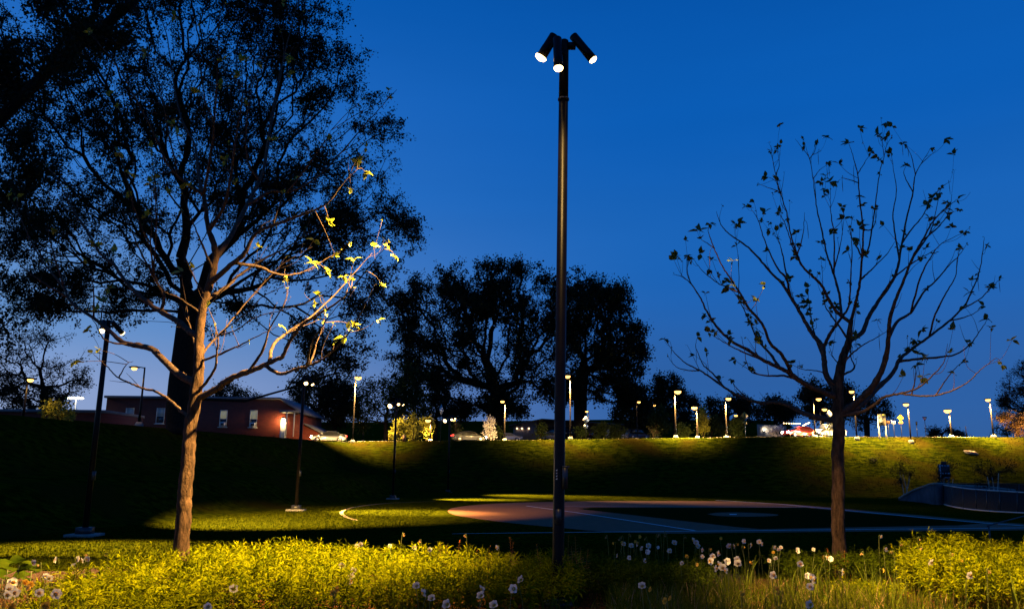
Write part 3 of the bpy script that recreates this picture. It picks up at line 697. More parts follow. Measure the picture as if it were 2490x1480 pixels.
def post(r, b, x, z1, rad=.035, m=M_black, name='post', lean=0):
    g = Geo(); g.tube([(b[0]+x, b[1]+.03, b[2]-.1), (b[0]+x+lean, b[1]+.03, z1)], rad, 8); g.build(name, m, r, org=tuple(b))
def diamond(s): return [(0, s), (-s, 0), (0, -s), (s, 0)]
def walker(s):
    """walking figure as flat polygons"""
    ci = [(.05*s+.09*s*math.cos(a), .62*s+.10*s*math.sin(a)) for a in np.linspace(0, 2*math.pi, 10, endpoint=False)]
    return [ci, [(-.06*s, .5*s), (-.13*s, .0), (.10*s, -.02*s), (.15*s, .48*s)], [(-.12*s, .02*s), (-.2*s, -.28*s), (-.36*s, -.56*s), (-.24*s, -.6*s), (-.08*s, -.3*s), (.03*s, .0)],
            [(-.02*s, .02*s), (.10*s, -.28*s), (.22*s, -.6*s), (.36*s, -.56*s), (.22*s, -.26*s), (.12*s, .02*s)],
            [(-.05*s, .48*s), (-.22*s, .28*s), (-.30*s, .08*s), (-.22*s, .05*s), (-.13*s, .24*s), (-.02*s, .36*s)],
            [(.12*s, .46*s), (.26*s, .24*s), (.36*s, .12*s), (.30*s, .05*s), (.17*s, .18*s), (.09*s, .34*s)]]
def arrow(s): return [(-.5*s, -.4*s), (-.12*s, -.42*s), (-.24*s, -.28*s), (.4*s, .30*s), (.28*s, .42*s), (-.34*s, -.14*s), (-.46*s, -.02*s)]
def ped_sign(label, px, pyc, pyp, ybase, d, spx, lean=0, flip=False, rz=0.):
    r, b = sign_base('pedestrian_sign', label, px, ybase, d); oo = tuple(b); c = P(px, pyc, d); c[0] = b[0]; s = spx/FP*d
    cp = P(px, pyp, d); post(r, b, 0, c[2]+.1)
    g = Geo(); flat(g, diamond(s), c, rz=rz); pn = g.build('panel', M_yel, r, org=oo)
    g = Geo(); 
    for q in walker(s*.78): flat(g, [(x, z-.02*s) for x, z in q], c, .006, -.014, rz)
    g.build('walking_figure', M_black, pn, org=oo)
    g = Geo()
    for k in range(4):
        a, e = diamond(s*.96)[k], diamond(s*.96)[(k+1) % 4]; a2, e2 = diamond(s*.90)[k], diamond(s*.90)[(k+1) % 4]; flat(g, [a, e, e2, a2], c, .006, -.014, rz)
    g.build('border', M_black, pn, org=oo)
    cp[0] = b[0]; g = Geo(); flat(g, [(-s*.58, s*.3), (-s*.58, -s*.3), (s*.58, -s*.3), (s*.58, s*.3)], cp, rz=rz); p2 = g.build('plaque', M_yel, r, org=oo)
    g = Geo(); flat(g, [(x*(-1 if flip else 1), z) for x, z in arrow(s*.6)][::(-1 if flip else 1)], cp, .006, -.014, rz); g.build('arrow', M_black, p2, org=oo)
ped_sign('amber pedestrian crossing sign with plaque, left of the young tree with the round crown', 1813, 1010, 1027, 1065, 102.8, 9.5)
ped_sign('amber pedestrian crossing sign with arrow plaque on the crest, right of the chevron board', 2193, 1015, 1027, 1056, 103.5, 8.6)
# information board
r, b = sign_base('information_sign', 'tall grey information board on two pale posts with yellow corner panel and white lettering', 2144, 1060, 102.6); oo = tuple(b)
a = P(2134, 1006, 102.6); e = P(2154, 1034, 102.6); cx_ = (a[0]+e[0])/2; cz = (a[2]+e[2])/2; hw = (e[0]-a[0])/2; hh = (a[2]-e[2])/2
for s in (-.92, .92): g = Geo(); g.box((cx_+s*hw, 102.66, (b[2]+a[2])/2-.4), (.07, .05, (a[2]-b[2])/2+.2)); g.build('post', M_wht, r, org=oo)
g = Geo(); g.box((cx_, 102.55, cz), (hw, .04, hh)); bd = g.build('board', M_grn, r, org=oo)
g = Geo(); g.box((cx_+hw*.58, 102.50, cz+hh*.82), (hw*.4, .006, hh*.13)); g.build('yellow_panel', M_ylw, bd, org=oo)
g = Geo(); rr2 = random.Random(2)
for k, ln in enumerate([.10, .5, .46, .80, .46, .6, .55]):
    x = cx_-hw*.86; end = x+ln*hw*1.9; z_ = cz+hh*(.68-.17*k)
    while x < end-.02:
        wl = rr2.uniform(.03, .055); g.box((x+wl/2, 102.505, z_), (wl/2, .004, rr2.choice([.035, .028]))); x += wl+rr2.choice([.012, .012, .05])
g.build('lettering', M_txt, bd, org=oo)
# brown board
r, b = sign_base('brown_sign', 'small dark brown board on a thin post left of the chevron board', 2162, 1056, 104); oo = tuple(b); c = P(2161, 1026, 104); c[0] = b[0]
post(r, b, 0, c[2]); g = Geo(); g.box((c[0], 104, c[2]), (.25, .015, .20)); g.build('panel', M_brn, r, org=oo)
# chevron board
r, b = sign_base('chevron_sign', 'white board with two black chevrons pointing right', 2175, 1056, 103.8); oo = tuple(b); c = P(2174, 1026, 103.8); c[0] = b[0]
post(r, b, 0, c[2]); g = Geo(); g.box((c[0], 103.8, c[2]), (.29, .015, .20)); pn = g.build('panel', M_wht, r, org=oo)
g = Geo()
for k in (-.13, .11): flat(g, [(k-.12, .19), (k+.0, 0.0), (k-.12, -.19), (k+.01, -.19), (k+.13, 0), (k+.01, .19)], c, .006, -.017)
g.build('chevrons', M_black, pn, org=oo)
# dark signal / post box sign
r, b = sign_base('small_black_sign', 'small narrow black sign seen from behind, left of the yield sign', 2231, 1056, 104.5); oo = tuple(b); c = P(2230, 1029, 104.5); c[0] = b[0]
post(r, b, 0, c[2]); g = Geo(); g.box((c[0], 104.5, c[2]), (.085, .06, .21)); g.box((c[0], 104.44, c[2]+.22), (.1, .1, .01)); g.build('panel', M_black, r, org=oo)
# yield sign
r, b = sign_base('yield_sign', 'red and white triangular yield sign on the crest', 2252, 1056, 104); oo = tuple(b); c = P(2251, 1017, 104); c[0] = b[0]
post(r, b, 0, c[2]); g = Geo(); flat(g, [(-.33, .22), (0, -.34), (.33, .22)], c); pn = g.build('panel', M_red, r, org=oo)
g = Geo(); flat(g, [(-.17, .12), (0, -.16), (.17, .12)], c, .006, -.014); g.build('white_triangle', M_wht, pn, org=oo)
g = Geo()
for k, (gx, st) in enumerate([(-.10, 'Y'), (-.055, 'I'), (-.02, 'E'), (.025, 'L'), (.065, 'D')]):
    L_ = .05
    if st == 'Y': bars = [(gx, .085, .006, .016), (gx-.01, .105, .006, .01), (gx+.01, .105, .006, .01)]
    elif st == 'I': bars = [(gx, .09, .006, .025)]
    elif st == 'E': bars = [(gx, .09, .005, .025), (gx+.012, .112, .012, .004), (gx+.012, .09, .010, .004), (gx+.012, .068, .012, .004)]
    elif st == 'L': bars = [(gx, .09, .005, .025), (gx+.012, .068, .012, .004)]
    else: bars = [(gx, .09, .005, .025), (gx+.012, .112, .010, .004), (gx+.012, .068, .010, .004), (gx+.024, .09, .005, .02)]
    for bx, bz, hx, hz in bars: g.box((c[0]+bx, c[1]-.024, c[2]+bz), (hx, .003, hz))
g.build('lettering', M_red, pn, org=oo)
# stub post
r, b = sign_base('stub_post', 'short bare post on the crest between the two right street lamps', 2350, 1056, 104.5); r['category'] = 'post'
g = Geo(); t = P(2349, 1036, 104.5); g.tube([b-[0, 0, .1], (b[0], b[1], t[2]), (b[0], b[1], t[2]+.02)], [.045, .045, .03], 8); g.build('post', M_pole, r, org=tuple(b))
# white backed diamonds
def back_sign(label, px, pyc, pyp, d, s_px, rz, pl=(6, 9), ybase=1070):
    r, b = sign_base('diamond_sign', label, px, ybase, d); oo = tuple(b); c = P(px, pyc, d); c[0] = b[0]; s = s_px/FP*d; cp = P(px, pyp, d); cp[0] = b[0]
    post(r, b, 0, c[2]+s*.6, .04); g = Geo(); flat(g, diamond(s), c, rz=rz, y=-.02); g.build('panel', M_alu, r, org=oo)
    g = Geo(); hx, hz = pl[0]/2/FP*d, pl[1]/2/FP*d; flat(g, [(-hx, hz), (-hx, -hz), (hx, -hz), (hx, hz)], cp, rz=rz*.3, y=-.02); g.build('plaque', M_alu, r, org=oo)
back_sign('diamond sign turned nearly edge on, with small plaque, left of the farthest field pole', 1071, 996, 1018, 102.2, 14, 1.28, (5, 9))
back_sign('grey back of a diamond sign with plaque, right of the central pole', 1425, 1020, 1036, 102.8, 9, .2, (9, 8))
back_sign('grey back of a double sign half hidden by the right young tree trunk', 2020, 1006, 1024, 103, 10, .35, (14, 14))
# utility cover on the slope
pc = P(2357, 1064, 99.8); pc[2] = H1(pc[0], pc[1])
r = thing('utility_cover', 'flat brown utility cover lying on the lit slope at right', 'cover', pc)
g = Geo(); g.box(pc+[0, 0, .12], (.62, .4, .05), ry=.1, rx=.35); g.build('lid', M_brn, r, org=tuple(pc)); g = Geo(); g.box(pc+[0, 0, .04], (.68, .46, .09), ry=.1, rx=.35); g.build('frame', M_conc, r, org=tuple(pc))
# small utility box by the road
pc = P(983, 1066, 103.); pc[2] = H1(pc[0], 103.)
r = thing('utility_box', 'small tan utility box at the crest right of the third field pole', 'utility box', pc); g = Geo(); g.box(pc+[0, 0, .35], (.18, .14, .4)); g.build('cabinet', M_brn, r, org=tuple(pc)); g = Geo(); g.box(pc+[0, 0, .77], (.2, .16, .025)); g.build('lid', M_fascia, r, org=tuple(pc))
# festoon bulbs
M_bulb = EM('bulb', (1., .62, .22), 14)
for k, (pts_, lab) in enumerate([([(1906, 1027), (1930, 1028), (1945, 1028)], 'left string of small warm festoon bulbs left of the right young tree'), ([(1953, 1033), (1962, 1028), (1968, 1026)], 'short upper string of warm festoon bulbs nearest the right young tree')]):
    d = 140.; a = P([p[0] for p in pts_], [p[1] for p in pts_], d); s = spline(a, 4); r = thing('festoon_lights', lab, 'string lights', s[0]); 
    g = Geo(); g.tube(s, .015, 4); g.build('cable', M_black, r, org=tuple(s[0]))
    for p in s[::1]: g = Geo(); g.tube([p-[0, 0, .02], p-[0, 0, .1], p-[0, 0, .17]], [.05, .10, .04], 8); g.build('bulb', M_bulb, r, org=tuple(s[0]))
    for p in (s[0], s[-1]): g = Geo(); g.tube([(p[0], p[1], H1(p[0], p[1])-.1), p], .04, 6); g.build('post', M_pole, r, org=tuple(s[0]))

# ================================================================== CARS
M_glass = PM('car_glass', (.012, .014, .018), rough=.05, spec=.9)
M_tyre = PM('tyre', (.012, .012, .012), (.02, .02, .02), scale=20, rough=.9)
M_rim = PM('rim', (.4, .4, .42), (.5, .5, .5), scale=10, rough=.3, metal=.8)
M_hl = EM('headlight_glass', (1., .93, .80), 90); M_tl = EM('taillight_glass', (1., .03, .02), 8)
M_hl0 = PM('headlight_off', (.6, .6, .6), rough=.1, spec=.9); M_tl0 = PM('taillight_off', (.25, .01, .01), rough=.2)
def car(name, label, px, d, rz, paint, suv=False, lights=False, group=None, power=0):
    x = float(PX(px, d, 1060)); z = max(H1(x, d), H1(x, 106.) if 105 < d < 113 else -9)+(.055 if 105 < d < 113 else .0)
    r = thing(name, label, 'car', (x, d, z), rz, group)
    if suv: prof = [(-2.25, .35), (-2.3, .75), (-2.22, 1.0), (-2.1, 1.12), (-1.85, 1.68), (-1.6, 1.76), (.35, 1.76), (.6, 1.70), (1.15, 1.12), (2.0, 1.02), (2.25, .85), (2.3, .5), (2.2, .33)]
    else: prof = [(-2.25, .38), (-2.3, .7), (-2.2, .98), (-1.65, 1.04), (-1.0, 1.38), (-.6, 1.44), (.15, 1.43), (.45, 1.36), (1.15, .98), (1.95, .86), (2.22, .72), (2.28, .48), (2.2, .33)]
    prof = prof+[(1.82, .30), (1.74, .52), (1.55, .66), (1.30, .66), (1.12, .52), (1.04, .28), (-1.04, .28), (-1.12, .52), (-1.30, .66), (-1.55, .66), (-1.74, .52), (-1.82, .30)]
    n = len(prof); V = []; W = .88
    for y, s_ in ((-W, 0), (-W+.08, 1), (W-.08, 1), (W, 0)):
        for a, b_ in prof:
            tz = max(0, (b_-.95))/.8; inn = (.22*tz if b_ > .95 else 0); yy = y-math.copysign(inn, y)
            V.append((a*(1 if s_ else .985), yy, b_+(.015 if s_ else -.0)*(1 if b_ > .9 else 0)))
    F = []
    for k in range(3):
        for i_ in range(n): j_ = (i_+1) % n; F.append([k*n+i_, k*n+j_, (k+1)*n+j_, (k+1)*n+i_])
    F += [list(range(n)), list(range(3*n, 4*n))[::-1]]
    g = Geo(); g.add(V, F); g.build('body', paint, r)
    top = 1.70 if suv else 1.36; rear, fr = (-1.78, 1.02) if suv else (-1.3, .98)
    g = Geo()
    for s in (-1, 1):
        y0 = s*(W+.006-.0); y1 = s*(W-.20+.012)
        zt_ = top-.04; zb_ = 1.10 if suv else 1.0
        for a, b_ in (((rear+.15), -.35), (-.27, fr-.05)):
            tl = a+.25 if a < -.5 else a; tr = b_ if b_ < 0 else .42+(.1 if suv else -.02)
            g.prism([(a, y0*.985, zb_), (b_, y0*.985, zb_), (tr, y1, zt_), (tl, y1, zt_)], (0, s*.01, 0))
    g.build('side_windows', M_glass, r)
    g = Geo(); a_, b_ = ((.62, 1.70), (1.13, 1.13)) if suv else ((.47, 1.355), (1.10, 1.0))
    g.prism([(a_[0]+.02, -.62, a_[1]+.02), (b_[0]+.02, -.76, b_[1]+.03), (b_[0]+.02, .76, b_[1]+.03), (a_[0]+.02, .62, a_[1]+.02)], (.012, 0, .012)); g.build('windscreen', M_glass, r)
    for sx in (-1.43, 1.43):
        for s in (-1, 1):
            g = Geo(); g.tube([(sx, s*.70, .33), (sx, s*.72, .33), (sx, s*.9, .33), (sx, s*.915, .33)], [.30, .33, .33, .29], 18); t_ = g.build('wheel', M_tyre, r)
            g = Geo(); g.tube([(sx, s*.90, .33), (sx, s*.925, .33)], [.21, .2], 10); g.build('rim', M_rim, t_)
    for s in (-1, 1):
        hz_ = .72 if suv else .66
        g = Geo(); g.tube([(2.16, s*.62, hz_), (2.29, s*.62, hz_), (2.33, s*.62, hz_)], [.15, .13, .05], 10); g.build('headlight', M_hl if lights else M_hl0, r)
        g = Geo(); g.box((-2.26, s*.68, .86), (.06, .16, .07)); g.build('taillight', M_tl if lights else M_tl0, r)
        g = Geo(); g.box((.85, s*1.0, 1.02 if not suv else 1.12), (.07, .09, .06)); g.build('mirror', paint, r)
    if suv:
        for s in (-1, 1): g = Geo(); g.tube([(-1.5, s*.6, 1.80), (.2, s*.6, 1.80)], .025, 6); g.build('roof_rail', M_black, r)
    if lights and power:
        for s in (-.62, .62):
            l = lamp('SPOT', (2.42, s, .7), power, (1., .92, .78), None, target=(9, s, .35), size=75, blend=.6, radius=.05); l.parent = r
    return r
M_pred = PM('red_paint', (.30, .02, .015), rough=.25, spec=.6); M_pwht = PM('white_car_paint', (.75, .73, .7), rough=.25, spec=.6)
M_psil = PM('silver_paint', (.35, .36, .38), rough=.3, spec=.6, metal=.5); M_pblk = PM('dark_car_paint', (.02, .022, .03), rough=.2, spec=.7)
gp = 'cars driving along the road'
car('moving_car', 'red car with headlights on, driving left along the road before the string lights', 1945, 108., math.radians(196), M_pred, False, True, gp, 6000)
car('moving_car', 'pale car with headlights on, partly behind the right young tree trunk', 2016, 108.2, math.radians(203), M_psil, True, True, gp, 6000)
car('moving_car', 'dark car with red taillights on, on the road right of the edge-on diamond sign', 1140, 110.6, math.radians(14), M_pblk, False, True, gp, 900)
car('moving_car', 'silver car with headlights on, on the road between the field poles and the brick building', 800, 108., math.radians(188), M_psil, False, True, gp, 900)
gq = 'cars parked beyond the road'
car('parked_car', 'white sedan parked side on left of the metal shed door', 1240, 150., math.radians(-8), M_pwht, False, False, gq)
car('parked_car', 'silver car parked in front of the shed, left of the central pole', 1337, 158., math.radians(15), M_psil, False, False, gq)
car('parked_car', 'dark car parked just right of the central pole', 1462, 156., math.radians(30), M_pblk, False, False, gq)
car('parked_car', 'silver hatchback parked left of the dark roof railed vehicle', 1500, 154., math.radians(40), M_psil, True, False, gq)
car('parked_car', 'dark roof railed vehicle parked below the broad dark conifer shape', 1550, 156., math.radians(20), M_pblk, True, False, gq)
# ================================================================== BACKGROUND TREES
M_barkd = PM('dark_bark', (.012, .009, .007), (.025, .018, .013), scale=6, rough=.95, bump=.6, bscale=14, bdist=.04, spec=.05)
M_barkp = PM('pale_bark', (.30, .28, .26), (.42, .40, .37), scale=10, rough=.9, spec=.1)
M_leafd = PM('dark_leaf', (.007, .011, .003), (.016, .020, .005), scale=.5, rough=.7, trans=.25, spec=.15)
M_leafm = PM('mid_leaf', (.018, .034, .006), (.04, .055, .010), scale=.6, rough=.7, trans=.3, spec=.15)
M_leafy = PM('yellow_lit_leaf', (.16, .17, .02), (.26, .24, .03), scale=1.5, rough=.7, trans=.3, spec=.15)  # yellow lamplight put into the roadside tree leaves; also the shrub's yellow
M_leafo = PM('orange_lit_leaf', (.30, .16, .05), (.38, .22, .07), scale=1.5, rough=.7, trans=.2, spec=.1)  # foliage lit orange: the lamplight is put into the leaf colour
M_leafw = PM('white_blossom', (.5, .46, .46), (.65, .6, .6), scale=3, rough=.8)
# giant willow oak behind the left bank
dT = 67.
big_tree('giant_tree', 'giant dark spreading tree before the brick building, filling the upper left sky', (430, 1040), dT,
         [(436, 1060), (434, 1000), (440, 930), (450, 860), (458, 800), (466, 740)],
         [(330, 120, 380, 240), (620, 170, 230, 190), (760, 330, 220, 160), (820, 500, 200, 120), (640, 470, 260, 170), (880, 590, 140, 80), (330, 420, 330, 200), (100, 330, 220, 250),
          (120, 620, 240, 130), (60, 760, 110, 60), (330, 720, 200, 70), (180, 690, 160, 90), (760, 700, 170, 120), (850, 770, 95, 110), (800, 860, 100, 55), (740, 930, 40, 55), (560, 760, 120, 60), (640, -60, 260, 160), (280, -120, 360, 140), (700, 60, 120, 100)],
         3900, 270000, 5.2, 1.0, M_barkd, M_leafd, bf=.65, rtip=.018, spread=.9, droop=.6, twigs=5, twl=1.5, pw=2.1, edge=.62)
# dark tree whose limb crosses the top left corner; its trunk stands left of the picture
dT = 30.
r = big_tree('overhanging_tree', 'dark tree at the left edge whose thick limb climbs across the top left corner', (-330, 1250), dT,
         [(-330, 1250), (-322, 1100), (-310, 900), (-290, 700), (-230, 520), (-120, 400), (0, 290), (60, 230), (130, 160), (220, 90), (330, 0)],
         [(60, 100, 190, 130), (20, 420, 90, 90), (250, 20, 160, 90), (-60, 560, 90, 160), (-20, 220, 120, 140), (-10, 800, 45, 50), (-50, 900, 60, 60)],
         500, 22000, 9, .34, M_barkd, M_leafd, bf=.4, rtip=.012, spread=1.6, droop=.35, twigs=4, twl=.6, pw=2.1)
# the great trees in the centre
dT = 150.
big_tree('spreading_tree', 'broad dark many limbed tree in the centre, the largest beyond the road', (1200, 1050), dT, [(1206, 1060), (1205, 1020), (1208, 985), (1212, 950)],
         [(1060, 800, 120, 130), (1180, 720, 110, 90), (1230, 690, 70, 65), (1120, 730, 60, 55), (1300, 740, 110, 100), (1050, 700, 45, 40), (1020, 900, 90, 80), (1150, 890, 150, 110), (1320, 870, 90, 120), (1290, 670, 40, 30), (985, 840, 40, 60), (1180, 980, 150, 30)],
         1900, 76000, 5.0, 1.6, M_barkd, M_leafd, bf=.5, rtip=.05, spread=.9, droop=.15, twigs=3, twl=2.2, pw=1.95, edge=.6)
big_tree('spreading_tree', 'dark leafy tree directly behind and right of the central pole', (1412, 1060), dT+6, [(1412, 1065), (1411, 1000), (1412, 950), (1418, 900)],
         [(1400, 740, 60, 80), (1440, 800, 90, 110), (1500, 800, 60, 100), (1490, 900, 80, 80), (1385, 700, 45, 40), (1540, 870, 36, 50), (1400, 920, 80, 80), (1465, 740, 40, 40), (1545, 850, 28, 26)],
         1200, 45000, 5.0, 1.3, M_barkd, M_leafd, bf=.5, rtip=.05, spread=.9, droop=.15, twigs=3, twl=2.2, pw=1.95, edge=.6)
def tree(label, foot, d, blobs, n=220, nl=7000, lpx=4.5, rb=.35, bark=None, leaf=None, rt=.03, name='background_tree', group='dark trees on the skyline', tw=3, twl=1.6, dr=.1, sp=1.3, trunk=None, cat='tree', pw=2.1):
    fx, fy = foot; tp = trunk or [(fx, fy+10), (fx, fy-(fy-blobs[0][1])*.35), (fx, fy-(fy-blobs[0][1])*.6)]
    return big_tree(name, label, foot, d, tp, blobs, n, nl, lpx, rb, bark or M_barkd, leaf or M_leafd, bf=.3, rtip=rt, spread=sp, droop=dr, twigs=tw, twl=twl, group=group, cat=cat, pw=pw)
tree('bare branched tree rising beyond the low brick wing at far left', (108, 1020), 110, [(110, 890, 110, 90), (60, 930, 70, 60), (170, 930, 50, 50)], 420, 4500, 4, .55, rt=.03, tw=4, twl=1.2)
tree('dense dark bush like tree beside the bare tree, behind the low brick wing', (75, 1010), 125, [(100, 975, 70, 35), (30, 970, 40, 35)], 120, 5000)
tree('distant rounded tree just above the brick building roof', (560, 980), 170, [(560, 955, 42, 16), (530, 965, 30, 12), (600, 968, 24, 8)], 150, 3500, 4)
tree('dark tree behind the right end of the brick building', (765, 1050), 135, [(760, 960, 52, 55), (790, 990, 50, 45), (730, 965, 26, 35)], 300, 9000)
tree('tall thin leaved dark tree between the crest lamp and the brick building', (815, 1050), 140, [(815, 965, 42, 60), (840, 1000, 30, 35)], 250, 8000)
tree('rounded olive tree left of the great central tree', (938, 1055), 135, [(930, 980, 62, 48), (985, 985, 45, 45), (885, 1000, 30, 35), (1000, 950, 40, 50)], 380, 11000, leaf=M_leafm)
tree('dark low tree under the left edge of the great central tree', (1060, 1050), 165, [(1075, 990, 60, 40), (1030, 1000, 40, 34)], 200, 8000)
tree('broad very dark conifer like tree right of the great trees', (1535, 1055), 160, [(1535, 990, 38, 55), (1525, 950, 24, 50), (1550, 1015, 34, 30)], 250, 12000, lpx=5)
tree('rounded dark tree behind the brightest middle street lamp', (1590, 1050), 190, [(1585, 965, 34, 30), (1600, 1000, 44, 34)], 220, 8000, lpx=4)
tree('tall two lobed dark tree just left of the brightest middle street lamp', (1640, 1050), 185, [(1615, 925, 22, 18), (1640, 922, 13, 20), (1625, 955, 34, 28), (1650, 985, 40, 40), (1680, 1000, 25, 26)], 320, 10000, lpx=4)
tree('dark domed tree behind the slim street lamp', (1770, 1040), 200, [(1770, 990, 48, 28), (1730, 1005, 30, 24), (1810, 1003, 24, 22)], 260, 9000, lpx=4)
tree('dark tree right of the pedestrian sign above the lit garden wall', (1885, 1040), 185, [(1885, 990, 30, 22), (1870, 1005, 44, 22), (1915, 1003, 28, 20)], 260, 9000, lpx=4)
tree('dark tree directly behind the right young tree trunk', (2000, 1050), 165, [(2010, 955, 62, 26), (1965, 975, 26, 24), (2050, 975, 36, 34), (1990, 1000, 50, 20)], 420, 11000, lpx=4.4)
tree('bare branched tree right of the right young tree trunk', (2108, 1062), 150, [(2110, 990, 50, 38), (2080, 1000, 40, 40), (2140, 1010, 25, 28)], 420, 5000, 3.5, .5, rt=.03, tw=4, twl=1.2)
tree('low distant bushy trees on the horizon below the white street lamp', (2290, 1062), 260, [(2275, 1053, 20, 9), (2312, 1050, 16, 8), (2335, 1056, 12, 5)], 120, 3500, 3)
tree('tall bare tree cut off by the right edge of the picture', (2540, 1065), 125, [(2510, 960, 75, 80), (2475, 990, 45, 50), (2520, 920, 50, 50)], 800, 6000, 3.4, .6, rt=.028, tw=5, twl=1.2, sp=1.2)
tree('orange lit leafing limb tree at the right edge below the bare tree', (2520, 1075), 108, [(2450, 1012, 34, 12), (2470, 1025, 30, 16), (2490, 1040, 24, 16)], 160, 3800, 3.2, .16, leaf=M_leafo, rt=.015, tw=4, twl=.7, trunk=[(2530, 1080), (2525, 1060), (2510, 1045)])
lamp('SPOT', P(2540, 1062, 102), 3000, (1., .58, .22), None, target=P(2470, 1022, 108), size=75, blend=.8, radius=.2, name='orange_tree_spot')  # unseen spot with no fixture, aimed at the orange leafing tree
tree('small bare tree low at the right edge', (2450, 1075), 118, [(2440, 1050, 34, 12)], 110, 500, 3, .12, rt=.015, twl=.7)
# small planted trees near the road
def small(label, px, ptop, pbase, wpx, d, leaf, nl=1500, cone=False, lpx=4., n=90):
    h = pbase-ptop; bl = [(px, ptop+h*.55, wpx*.5, h*.40)] if not cone else [(px, ptop+h*.25, wpx*.2, h*.22), (px, ptop+h*.5, wpx*.36, h*.25), (px, ptop+h*.75, wpx*.5, h*.22)]
    return tree(label, (px, pbase), d, bl, n, nl, lpx, .09, leaf=leaf, rt=.012, name='young_tree', group='small planted trees by the road', tw=3, twl=.5, dr=0, sp=1., trunk=[(px, pbase+6), (px, ptop+h*.75), (px, ptop+h*.5)])
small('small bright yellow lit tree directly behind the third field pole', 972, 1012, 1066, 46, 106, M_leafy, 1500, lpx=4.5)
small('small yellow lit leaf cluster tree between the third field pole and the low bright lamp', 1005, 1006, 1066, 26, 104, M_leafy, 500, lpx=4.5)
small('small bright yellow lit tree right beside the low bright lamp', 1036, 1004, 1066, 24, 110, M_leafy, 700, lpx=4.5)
small('small white blossoming tree before the metal shed', 1191, 1017, 1064, 32, 118, M_leafw, 1600, cone=True, lpx=3.2)
small('dark pyramidal evergreen under the lamp right of the conifer', 1602, 985, 1052, 48, 140, M_leafm, 5000, cone=True)
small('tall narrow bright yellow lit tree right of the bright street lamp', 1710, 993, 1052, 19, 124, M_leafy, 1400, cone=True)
small('dark conical tree right of the narrow yellow lit tree', 1730, 1005, 1056, 36, 132, M_leafm, 3000, cone=True)
small('small round topped lit tree under the low bright lamp', 1793, 1015, 1058, 26, 122, M_leafm, 2200)
small('small shrub like tree between the two brightest lamps', 1662, 1030, 1062, 28, 124, M_leafm, 900)
small('small round olive tree behind the white backed diamond sign', 1459, 1028, 1064, 30, 128, M_leafm, 1400)
small('small twiggy tree left of the white backed diamond sign', 1413, 1032, 1064, 22, 124, M_leafm, 700)
small('small loose shrub tree left of the roof railed vehicle', 1503, 1030, 1064, 34, 132, M_leafm, 1400)
small('small tree standing at the middle of the metal shed', 1314, 1027, 1064, 18, 124, M_leafm, 700)
small('small shrub beside the white blossoming tree', 1207, 1036, 1064, 16, 122, M_leafm, 500)
small('small tree behind the first festoon string post', 1888, 1032, 1062, 22, 122, M_leafw, 500)
small('dark hedge like tree between pedestrian sign and lit round tree', 1770, 1036, 1062, 40, 134, M_leafm, 2600)
# bare brown shrubs by the road
for k, (px, d) in enumerate([(1108, 112), (1588, 116), (1052, 116)]):
    tree(['reddish bare shrub behind the farthest field pole', 'brown bare twiggy shrub below the dark pyramidal evergreen', 'small bare shrub right of the low bright lamp'][k], (px, 1066), d,
         [(px, 1045, 13, 16)], 60, 120, 3, .05, rt=.012, name='bare_shrub', group='bare shrubs by the road', twl=.5, cat='shrub')
tree('sprawling yellow leafing shrub on top of the left bank', (140, 1020), 56, [(140, 1002, 26, 20), (118, 1000, 14, 14), (162, 1006, 12, 16)], 130, 1100, 6, .03, leaf=M_leafy, rt=.006, name='yellow_shrub', group=None, twl=.35, cat='shrub', trunk=[(140, 1025), (140, 1018), (140, 1012)])
lamp('SPOT', P(60, 950, 54), 450, AMBER, None, target=P(140, 1000, 56), size=50, blend=.8, radius=.1, name='yellow_shrub_spot')  # unseen spot with no fixture, brightens the yellow shrub
# multi stem trees at the foot of the right bank
M_leafk = PM('dark_crown_leaf', (.008, .010, .005), (.014, .018, .008), scale=.6, rough=.8, spec=.1)  # dark leaf of the multi stem crowns
for k, (px, py, d, w_, ht) in enumerate([(2106, 1200, 78, 38, 95), (2140, 1204, 76, 34, 100), (2203, 1214, 74, 40, 100), (2300, 1225, 60, 42, 118), (2420, 1238, 52, 52, 130)]):
    lab = ['leftmost dark multi stemmed young tree at the foot of the right bank', 'second dark multi stemmed young tree, close beside the leftmost', 'dark multi stemmed young tree at the low end of the curved concrete wall',
           'dark multi stemmed young tree in front of the scoreboard', 'tall dark multi stemmed young tree before the black fence at right'][k]
    b = G(px, py); d = b[1]; z0 = H1(b[0], d); root = thing('multi_stem_tree', lab, 'tree', (b[0], d, z0), group='pale stemmed young trees at the foot of the right bank'); oo = (b[0], d, z0)
    att = crown_pts([(px-4, py-ht*.68, w_*.9, ht*.34)], d, 90); cl = []
    g = Geo(); stems = []
    for s in range(4):
        an = RG.uniform(0, 6.28); top = P(px+RG.uniform(-.8, .8)*w_*.6, py-ht*RG.uniform(.5, .7), d); top[1] += math.sin(an)*.5
        bs = np.array([b[0]+math.cos(an)*.12, d+math.sin(an)*.12, z0-.1]); mid = (bs+top)/2+RG.normal(size=3)*.08
        q = spline(np.array([bs, mid, top]), 5); g.tube(q, np.linspace(.045, .022, len(q)), 6); stems.append(q)
    g.build('stems', M_barkp, root, smooth=True, org=oo)
    al = np.concatenate(stems); g = Geo(); ne = np.argmin(np.linalg.norm(att[:, None]-al[None], axis=2), 1)
    g.segs(al[ne], att, .014, .006, 3); g.build('branches', M_barkd, root, org=oo)
    j = RG.integers(0, len(att), 1500); pos = att[j]+RG.normal(size=(1500, 3))*.22; g = Geo(); sz = RG.uniform(.06, .14, 1500)
    g.inst(RHOMB[0], RHOMB[1], pos, basis(rdir(1500)), np.stack([sz, sz*.8, sz], 1)); g.build('crown', M_leafk, root, org=oo)

